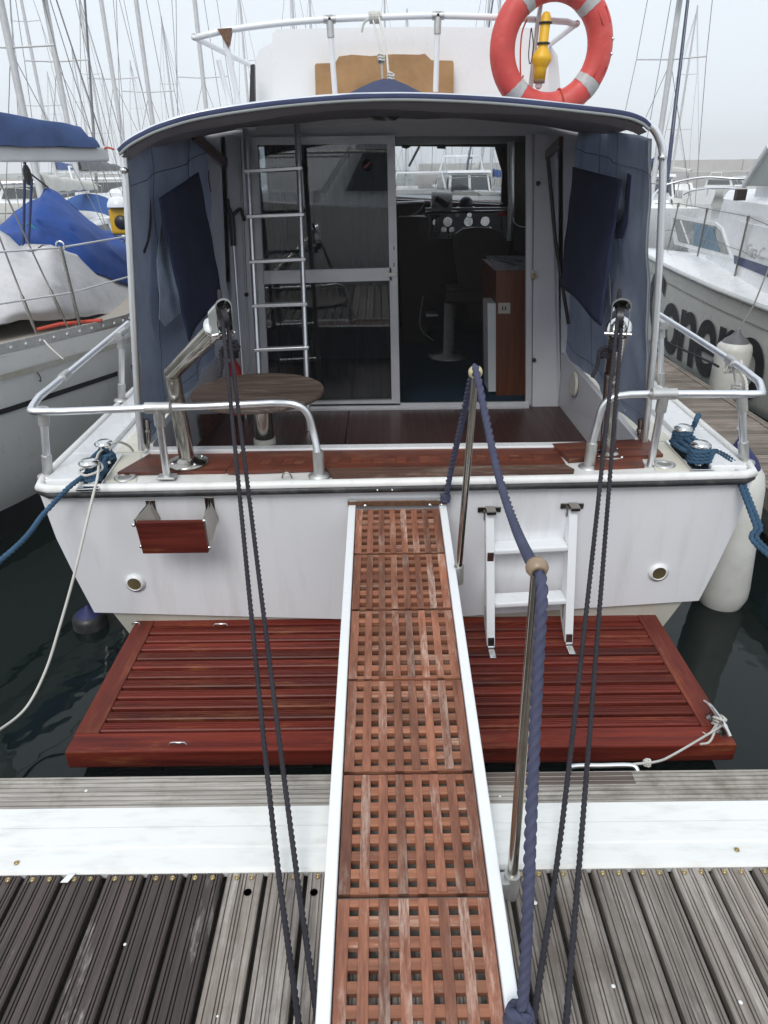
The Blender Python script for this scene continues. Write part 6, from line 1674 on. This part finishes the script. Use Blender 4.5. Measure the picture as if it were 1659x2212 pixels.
MB().prism(on_trunk([(1500, 483), (1540, 491), (1556, 545), (1498, 529)], 0.033), tn * 0.002).build('window_curtain', plain('cruiser_curtain', (0.11, 0.19, 0.27), 0.4, var=0.75, vscale=9, stretch=(6, 6, .3)), win)
MB().bar(*on_trunk([(1470, 477), (1488, 526)], 0.036), 0.02, 0.008, tn).build('window_post', gelcoat_clean, win)
MB().prism(on_trunk([(1586, 551), (1750, 606), (1750, 636), (1586, 569)], 0.004), tn * 0.004).build('side_stripe', stripe_blue, cru)
MB().prism(on_trunk([(1600, 478), (1740, 512), (1760, 590), (1640, 552), (1624, 545)], 0.003), tn * 0.016).build('side_panel', gelcoat_clean, cru, bevel=0.006)
def text_mesh(nm, txt, size, shear, weight, spacing=1.0):
    cu_ = bpy.data.curves.new(nm, 'FONT'); cu_.body = txt; cu_.size = size; cu_.shear = shear; cu_.offset = weight; cu_.space_character = spacing
    tmp = bpy.data.objects.new(nm, cu_); COL.objects.link(tmp)
    me = bpy.data.meshes.new_from_object(tmp.evaluated_get(bpy.context.evaluated_depsgraph_get()))
    bpy.data.objects.remove(tmp); bpy.data.curves.remove(cu_)
    return me
me = text_mesh('badge_lettering', 'Cara C', 0.17, 0.4, 0.0)          # the frame cuts the badge off here
e1 = on_trunk([(1607, 549), (1700, 580)], 0.022)
ex_ = (e1[1] - e1[0]).normalized(); ez_ = tn.normalized(); ey_ = ez_.cross(ex_).normalized()
me.transform(Matrix(((ex_.x, ey_.x, ez_.x, e1[0].x), (ex_.y, ey_.y, ez_.y, e1[0].y), (ex_.z, ey_.z, ez_.z, e1[0].z), (0, 0, 0, 1))))
me.materials.clear(); link('badge_lettering', me, alu_dull, cru)
# wheelhouse behind, windscreen glass and post
MB().prism([W(2.45, -0.16, 1.36), W(4.3, -0.50, 1.36), W(8.8, -0.9, 1.36), W(8.8, 0.9, 1.36), W(4.3, 0.5, 1.36), W(2.45, 0.16, 1.36)], (0, 0, 0.23)).build('wheelhouse_base', gelcoat_clean, cru, bevel=0.04, seg=3)
wb0, wt0, wb1, wt1 = atY(1607, 402, 8.2), atY(1662, 316, 7.7), W(8.6, -0.88, 1.60), W(8.6, -0.70, 2.5)
MB().prism([wb0, wt0, wt1, wb1], (0.012, 0.01, 0)).build('wheelhouse_window', plain('smoke_pane', (0.50, 0.54, 0.52), 0.15, var=0.04), cru)
MB().bar(wb0, wt0, 0.045, 0.045).build('window_post', mast_white, cru)
MB().prism([wt0, wt1, W(8.6, 0.7, 2.5), W(3.4, 0.35, 2.12)], (0, 0, 0.06)).build('wheelhouse_roof', gelcoat_clean, cru)
q = atY(1600, 422, 8.0); MB().box((q.x - .05, q.y - .03, q.z - .05), (q.x + .05, q.y + .05, q.z + .06)).build('navigation_light', dark_wood, cru, bevel=0.006)
MB().tube(catmull([atY(1478, 420, 9.2), atY(1495, 412, 9.0), atY(1530, 407, 8.8), atY(1565, 406, 8.5), atY(1592, 408, 8.3)], 5), 0.012, 8).build('grab_rail', alu, cru)
for x_, Y_ in ((1495, 9.0), (1530, 8.8), (1565, 8.5)): q = atY(x_, 409, Y_); MB().cyl(q - Vector((0, 0, .07)), q, 0.010, n=8).build('grab_rail_foot', alu, cru)
MB().tube(catmull([atY(1660, 386, 10.6), atY(1590, 386, 10.6), atY(1520, 383, 10.8), atY(1450, 396, 11.0), atY(1420, 412, 10.9), atY(1405, 440, 10.7), atY(1400, 480, 10.5)], 6), 0.014, 8).build('bow_rail', alu, cru)
tops = []
for a_, b_, z_ in (((1466, 440), (1440, 551), 0.66), ((1528, 451), (1502, 577), 0.60), ((1617, 468), (1584, 611), 0.585)):
    b0 = atZ(b_[0], b_[1], z_); t0 = atY(a_[0], a_[1], b0.y)
    so = MB().tube([b0, t0], 0.0125, 8).build('stanchion', steel, cru)
    MB().lathe([(0.05, 0), (0.05, 0.008), (0.015, 0.02)], b0, n=14).build('stanchion_base', steel, so)
    MB().cyl(t0 - (t0 - b0).normalized() * .04, t0 + Vector((0, 0, .01)), 0.019, n=8).build('stanchion_cap', steel, so)
    tops.append((b0, t0))
MB().tube([atY(1415, 440, 10.6)] + [t for _, t in tops] + [atY(1740, 520, tops[2][0].y - 1.5)], 0.005, 5).build('lifeline', wire_grey, cru)
MB().tube([atY(1418, 500, 10.6)] + [b0.lerp(t, .5) for b0, t in tops] + [atY(1740, 620, tops[2][0].y - 1.5)], 0.004, 5).build('lifeline', wire_grey, cru)
# name on the bow, wrapped on the hull side
import bmesh
me = text_mesh('name_lettering', 'Conero', 1.32, 0.28, 0.026, 0.92)
bm_ = bmesh.new(); bm_.from_mesh(me)
for _ in range(3):
    bmesh.ops.subdivide_edges(bm_, edges=[e for e in bm_.edges if e.calc_length() > 0.08], cuts=1)
bmesh.ops.triangulate(bm_, faces=bm_.faces)
for v_ in bm_.verts:
    s_v = 0.60 + v_.co.x * 0.86; z = -0.40 + v_.co.y
    v_.co = W(s_v, -(c_side(s_v, z) + 0.012), z)
bm_.to_mesh(me); bm_.free(); me.materials.clear()
link('name_lettering', me, lettering_black, cru)
MB().prism([W(5.3, -(c_side(5.3, .38) + .004), .30), W(6.2, -(c_side(6.2, .38) + .004), .28), W(6.2, -(c_side(6.2, .38) + .004), .38), W(5.3, -(c_side(5.3, .38) + .004), .40)], crr * -0.012).build('portlight', dark_window, cru)
f2 = Vector((3.42, 6.70, -0.34))
ft2 = fender(f2, 0.60, 0.165, 'white fender with grey cap hanging beside the cabin cruiser', fender_grey)
fl_ = MB(); fl_.rope([ft2, atY(1628, 660, 6.55), atY(1668, 560, 6.3)], 0.008)
tag(fl_.build('fender_lanyard', rope_white), 'white lanyard holding the grey-capped fender of the cabin cruiser', 'rope')
cl_ = MB(); cl_.rope(catmull([atY(1420, 726, 8.6), atY(1460, 748, 7.8), atY(1530, 780, 6.6), atY(1552, 792, 6.3)], 5), 0.012)
tag(cl_.build('finger_rope', rope_dark), 'black rope along the finger pontoon below the painted boat name', 'rope')
# ================================================================== BOATS IN THE BACKGROUND
def loc_hull(L, B, fb, n=14, dr=0.45):
    secs = []
    for i in range(n + 1):
        t = i / n; y_ = -L / 2 + L * t
        hb = B / 2 * (0.78 + 0.22 * math.sin(min(1, t * 2.2) * math.pi / 2)) if t < 0.5 else B / 2 * (max(0.0, 1 - ((t - 0.5) / 0.5) ** 2.2)) ** 0.8 + 0.01
        z = fb * (1 + 0.25 * t * t)
        wl = hb * 0.86 * (1 if t < 0.85 else max(0.0, (0.97 - t) / 0.12) if t < 0.97 else 0)
        row = []
        for s_ in (-1, 1):
            q_ = [(hb, z), (hb * 0.985, z * 0.55), (wl, 0), (wl * 0.5, -dr), (0, -dr * 1.3)]
            if s_ == 1: q_ = q_[::-1][1:]
            row += [Vector((s_ * a_, y_, b_)) for a_, b_ in q_]
        secs.append(row)
    mb = MB().loft(secs); mb.add(secs[0], [tuple(range(9))[::-1]])
    deck = MB().loft([[s[0], s[-1]] for s in secs], smooth=False)
    for s in deck.v: pass
    return mb, deck
_h, _d = loc_hull(10.0, 3.1, 0.95)
SB = {}
SB['hull'] = _h.mesh('hull'); SB['hull'].materials.append(gelcoat)
SB['deck'] = _d.mesh('deck'); SB['deck'].materials.append(gelcoat_top)
def keep(nm, mb, mat):
    me = mb.mesh(nm); me.materials.append(mat); SB[nm] = me
keep('coachroof', MB().add([(-.95, -1.6, .95), (.95, -1.6, .95), (.55, 2.6, 1.05), (-.55, 2.6, 1.05), (-.8, -1.5, 1.42), (.8, -1.5, 1.42), (.42, 2.0, 1.30), (-.42, 2.0, 1.30)], [(0, 3, 2, 1), (4, 5, 6, 7), (0, 1, 5, 4), (1, 2, 6, 5), (2, 3, 7, 6), (3, 0, 4, 7)]), gelcoat)
keep('cabin_window', MB().add([(-.905, -1.2, 1.10), (-.62, 1.6, 1.12), (-.60, 1.6, 1.26), (-.84, -1.2, 1.30)], [(0, 1, 2, 3)]).add([(.905, -1.2, 1.10), (.62, 1.6, 1.12), (.60, 1.6, 1.26), (.84, -1.2, 1.30)], [(3, 2, 1, 0)]), dark_window)
MH = 13.2
keep('mast', MB().tube([(0, .9, 1.2), (0, .9, MH * .6), (0, .9, MH)], [0.085, 0.085, 0.055], 10), mast_alu)
keep('spreader_low', MB().tube([(-1.0, .85, 5.2), (0, .9, 5.15), (1.0, .85, 5.2)], 0.022, 6), mast_alu)
keep('spreader_high', MB().tube([(-.75, .85, 8.9), (0, .9, 8.85), (.75, .85, 8.9)], 0.02, 6), mast_alu)
keep('boom', MB().tube([(0, .8, 2.1), (0, -3.2, 2.2)], 0.06, 8), mast_alu)
def cover_mb():
    mb = MB()
    def fn(u, v):
        a_ = math.pi * v; h_ = lerp(0.42, 0.2, u)
        return Vector((0.13 * math.cos(a_), lerp(.75, -3.0, u), 2.15 + h_ * math.sin(a_) + .02 * math.sin(u * 30)))
    mb.grid(fn, 14, 8); return mb
for nm, mt_ in (('white', sail_white), ('blue', sail_blue), ('grey', sail_grey), ('navy', sail_navy)):
    me = cover_mb().mesh('sail_cover'); me.materials.append(mt_); SB['cover_' + nm] = me
    me = MB().tube([(0, 4.75, 1.6), (0, 4.0, 3.6), (0, 1.05, MH - .9)], [0.06, 0.05, 0.022], 8).mesh('furled_genoa'); me.materials.append(mt_); SB['genoa_' + nm] = me
keep('forestay', MB().tube([(0, 4.85, 1.25), (0, .95, MH - .2)], 0.012, 5), wire_grey)
keep('backstay', MB().tube([(0, -4.9, 1.0), (0, .9, MH - .05)], 0.012, 5), wire_grey)
for s_, nm in ((-1, 'l'), (1, 'r')):
    keep('shroud' + nm, MB().tube([(s_ * 1.42, .7, 1.05), (s_ * 1.0, .85, 5.2), (s_ * .75, .85, 8.9), (0, .9, MH - .3)], 0.011, 5), wire_grey)
    keep('inner' + nm, MB().tube([(s_ * 1.36, .4, 1.05), (0, .9, 5.1)], 0.010, 5), wire_grey)
keep('pulpit', MB().tube(catmull([(-.75, 3.7, 1.15), (-.72, 3.75, 1.75), (-.2, 4.9, 1.8), (.2, 4.9, 1.8), (.72, 3.75, 1.75), (.75, 3.7, 1.15)], 4), 0.016, 6), steel)
keep('radar', MB().lathe([(0, 0), (.2, .02), (.24, .1), (.2, .2), (0, .24)], (0, 1.25, 6.7), n=14), gelcoat)
keep('sprayhood', MB().grid(lambda u, v: Vector((1.0 * math.cos(math.pi * u), -2.4 + 1.0 * v, 1.3 + .75 * math.sin(math.pi * u) * (1 - .55 * v))), 12, 5), sail_blue)
NB = [0]
def sailboat(px, Yd, label, sc=1.0, cover='white', genoa=None, rot=0.0, radar=False, hood=False, low=True):
    m0 = atY(px[0], px[1], Yd)
    r_ = thing('sailboat', label, 'sailboat', (0, 0, 0), 'sailboats moored across the harbour')
    a_ = rot
    r_.rotation_euler = (0, 0, a_); r_.scale = (sc,) * 3
    off = Vector((0, .9 * sc, 0)); off.rotate(r_.rotation_euler)
    r_.location = (m0.x - off.x, Yd - off.y, WZ + .0)
    del ROOTS[r_.name]
    names = ['hull', 'deck', 'coachroof', 'cabin_window', 'mast', 'spreader_low', 'spreader_high', 'boom', 'cover_' + cover, 'forestay', 'backstay', 'shroudl', 'shroudr', 'innerl', 'innerr', 'pulpit']
    if genoa: names.append('genoa_' + genoa)
    if radar: names.append('radar')
    if hood: names.append('sprayhood')
    nice = {'spreader_low': 'spreader', 'spreader_high': 'spreader', 'shroudl': 'shroud', 'shroudr': 'shroud', 'innerl': 'shroud', 'innerr': 'shroud', 'radar': 'radar_dome'}
    for n_ in names:
        o2 = bpy.data.objects.new(nice.get(n_, 'sail_cover' if n_.startswith('cover') else 'furled_genoa' if n_.startswith('genoa') else n_), SB[n_])
        COL.objects.link(o2); o2.parent = r_
    return r_
PI = math.pi
sailboat((52, 250), 17, 'sailboat whose mast crosses the far left edge behind the boom', 0.9, 'white', None, PI + .03, hood=True)
sailboat((143, 250), 29, 'sailboat with a white radar dome on its mast', 1.15, 'grey', None, PI - .02, radar=True)
sailboat((328, 250), 31, 'sailboat with plain mast just left of the canopy corner, middle row', 1.0, 'white', None, 0.04)
sailboat((257, 250), 41, 'tall sailboat with thick mast above the blue tarpaulin peak', 1.3, 'white', 'grey', PI + .02)
sailboat((447, 250), 41, 'tall sailboat with mast beside the left flybridge rail corner', 1.3, 'white', None, 0.0)
sailboat((95, 250), 55, 'distant sailboat with pale mast between the radar mast and left edge', 1.3, 'blue', None, PI)
sailboat((213, 250), 58, 'distant sailboat with slim mast left of the thick one', 1.0, 'white', None, 0)
sailboat((375, 250), 60, 'distant sailboat whose mast rises from the left canopy corner', 0.95, 'white', None, PI)
sailboat((180, 250), 78, 'very distant sailboat with thin mast right of the radar dome', 1.0, 'white', None, PI)
sailboat((298, 250), 80, 'very distant sailboat with short mast above the boom end', 0.95, 'white', None, 0)
sailboat((120, 250), 104, 'faint far sailboat low behind the radar mast', 1.1, 'white', None, 0)
sailboat((235, 250), 104, 'faint far sailboat beyond the thick mast, last row', 1.1, 'white', None, PI)
sailboat((530, 150), 70, 'far sailboat with mast behind the brown rail gusset', 1.25, 'white', None, 0)
sailboat((634, 60), 56, 'sailboat with mast above the left end of the flybridge back', 1.2, 'white', None, PI)
sailboat((672, 60), 75, 'sailboat with mast just right of the left flybridge tee', 1.3, 'white', None, 0)
sailboat((831, 40), 84, 'sailboat with mast behind the knotted string on the rail', 1.45, 'white', None, PI)
sailboat((1055, 40), 56, 'sailboat with mast beside the lifebuoy', 1.2, 'white', None, PI)
sailboat((1432, 250), 26, 'sailboat with furled navy genoa right of the canopy', 1.05, 'blue', 'navy', PI - .25, radar=True)
sailboat((1478, 200), 62, 'far sailboat with thin mast above the cabin cruiser rail', 1.0, 'white', None, 0)
sailboat((878, 350), 62, 'far sailboat seen at the left of the windscreen', 1.0, 'grey', None, 0.0)
sailboat((962, 350), 90, 'thin-masted far sailboat seen in the middle of the windscreen', 1.0, 'white', None, 0)
sailboat((1062, 350), 40, 'sailboat with bunched blue sail seen right in the windscreen', 0.95, 'blue', 'navy', PI - .5)

# ---- motor boats seen through the windscreen and elsewhere
_h2, _d2 = loc_hull(9.0, 3.2, 1.25)
MBm = {}
def keep2(nm, mb, mat):
    me = mb.mesh(nm); me.materials.append(mat); MBm[nm] = me
keep2('hull', _h2, hull_cream); keep2('deck', _d2, gelcoat)
keep2('bottom_band', MB().add([(-1.26, -4.55, .16), (1.26, -4.55, .16), (1.26, -4.55, -.2), (-1.26, -4.55, -.2)], [(0, 1, 2, 3)]), antifoul)
def frus(w0, w1, y0, y1, y2, y3, z0, z1, ):
    return MB().add([(-w0, y0, z0), (w0, y0, z0), (w0 * .8, y1, z0), (-w0 * .8, y1, z0), (-w1, y2, z1), (w1, y2, z1), (w1 * .8, y3, z1), (-w1 * .8, y3, z1)], [(0, 3, 2, 1), (4, 5, 6, 7), (0, 1, 5, 4), (1, 2, 6, 5), (2, 3, 7, 6), (3, 0, 4, 7)])
keep2('cabin', frus(1.25, 1.1, -3.0, 1.5, -2.9, 0.75, 1.2, 2.25), gelcoat)
keep2('roof', frus(1.25, 1.2, -3.2, 0.95, -3.1, 0.85, 2.25, 2.36), gelcoat)
keep2('foredeck', frus(1.0, .7, 1.5, 3.6, 1.5, 3.2, 1.3, 1.55), gelcoat)
MBm['panes'] = []
for s_ in (-1, 1):
    keep2('pane%d' % s_, MB().add([(s_ * .06, 1.42 - .0, 1.50), (s_ * .86, 1.42, 1.50), (s_ * .80, .93, 2.16), (s_ * .06, .93, 2.16)], [(0, 1, 2, 3) if s_ > 0 else (3, 2, 1, 0)]), dark_window)
    keep2('side%d' % s_, MB().add([(s_ * 1.235, -2.6, 1.55), (s_ * 1.04, 1.0, 1.55), (s_ * 1.0, .7, 2.1), (s_ * 1.13, -2.6, 2.1)], [(0, 1, 2, 3) if s_ < 0 else (3, 2, 1, 0)]), dark_window)
keep2('rail', MB().tube(catmull([(-1.4, -.5, 1.4), (-1.38, -.4, 2.0), (-.9, 2.8, 2.05), (0, 4.4, 2.1), (.9, 2.8, 2.05), (1.38, -.4, 2.0), (1.4, -.5, 1.4)], 5), 0.018, 6), steel)
keep2('radar_arch', MB().tube([(-1.1, -2.6, 2.3), (-.9, -2.5, 3.0), (.9, -2.5, 3.0), (1.1, -2.6, 2.3)], 0.05, 8), gelcoat)
keep2('antenna', MB().tube([(.5, -2.5, 3.0), (.5, -2.7, 4.6)], 0.012, 5), wire_grey)
def motorboat(px, Yd, label, rot, sc=1.0, nm='motor_yacht'):
    p = atY(px[0], px[1], Yd)
    r_ = thing(nm, label, 'motor boat', (p.x, Yd, WZ), 'motor boats across the basin')
    r_.rotation_euler = (0, 0, rot); r_.scale = (sc,) * 3; del ROOTS[r_.name]
    for n_, nn in (('hull', 'hull'), ('deck', 'deck'), ('bottom_band', 'bottom_band'), ('cabin', 'cabin'), ('roof', 'roof'), ('foredeck', 'foredeck'), ('pane1', 'windscreen_pane'), ('pane-1', 'windscreen_pane'), ('side1', 'side_window'), ('side-1', 'side_window'), ('rail', 'rail'), ('radar_arch', 'radar_arch'), ('antenna', 'antenna')):
        o2 = bpy.data.objects.new(nn, MBm[n_]); COL.objects.link(o2); o2.parent = r_
motorboat((1008, 400), 36, 'white motor yacht seen bow-on through the windscreen', PI, 1.0)
motorboat((893, 400), 25, 'white cabin boat seen from astern left in the windscreen', 0.05, 0.75)
motorboat((1572, 420), 70, 'small white motor boat across the water on the right', PI + .4, 0.7)
motorboat((1395, 420), 30, 'white motor boat half hidden by the right canopy pole', PI - .2, 0.9)
motorboat((60, 430), 36, 'white motor boat behind the blue tarpaulin on the left', PI / 2 + .2, 0.9)
motorboat((225, 430), 44, 'white motor boat beyond the yellow rescue pack', PI / 2 - .1, 0.95)
motorboat((1640, 430), 110, 'tiny far motor boat moored below the breakwater', PI / 2, 1.0)
motorboat((829, 400), 30, 'white motor boat berthed across the pontoon, mirrored in the door glass', PI / 2, 1.25)
bk = [o_ for o_ in COL.objects if o_.get('label', '').endswith('mirrored in the door glass')][0]
bk.location = (0.6, -5.6, WZ)
# flag on the windscreen sailboat
fg = thing('flag', 'small grey flag flying high in the windscreen view', 'flag', atY(1016, 352, 40))
p0, p1, p2 = atY(1012, 330, 40), atY(1022, 342, 40), atY(1010, 345, 40)
MB().prism([p0, p1, p2], (0, .02, 0)).build('cloth', sail_grey, fg)
MB().tube([p0 + Vector((0, 0, .1)), atY(1003, 400, 40)], 0.015, 5).build('halyard', wire_grey, fg)

# ---- harbour haze
hzb = MB().box((-330, -60, WZ - 1.0), (330, 560, 21.5)).mesh('haze')
hm = bpy.data.materials.new('haze_air'); hm.use_nodes = True
hm.node_tree.nodes.clear()
ho = hm.node_tree.nodes.new('ShaderNodeOutputMaterial'); hv = hm.node_tree.nodes.new('ShaderNodeVolumePrincipled')
hv.inputs['Color'].default_value = (1.0, 1.0, 1.0, 1)
hv.inputs['Density'].default_value = 0.0021
hv.inputs['Anisotropy'].default_value = 0.0
hm.node_tree.links.new(hv.outputs[0], ho.inputs['Volume'])
hzb.materials.append(hm)
hzo = bpy.data.objects.new('haze', hzb); COL.objects.link(hzo); hzo['kind'] = 'stuff'
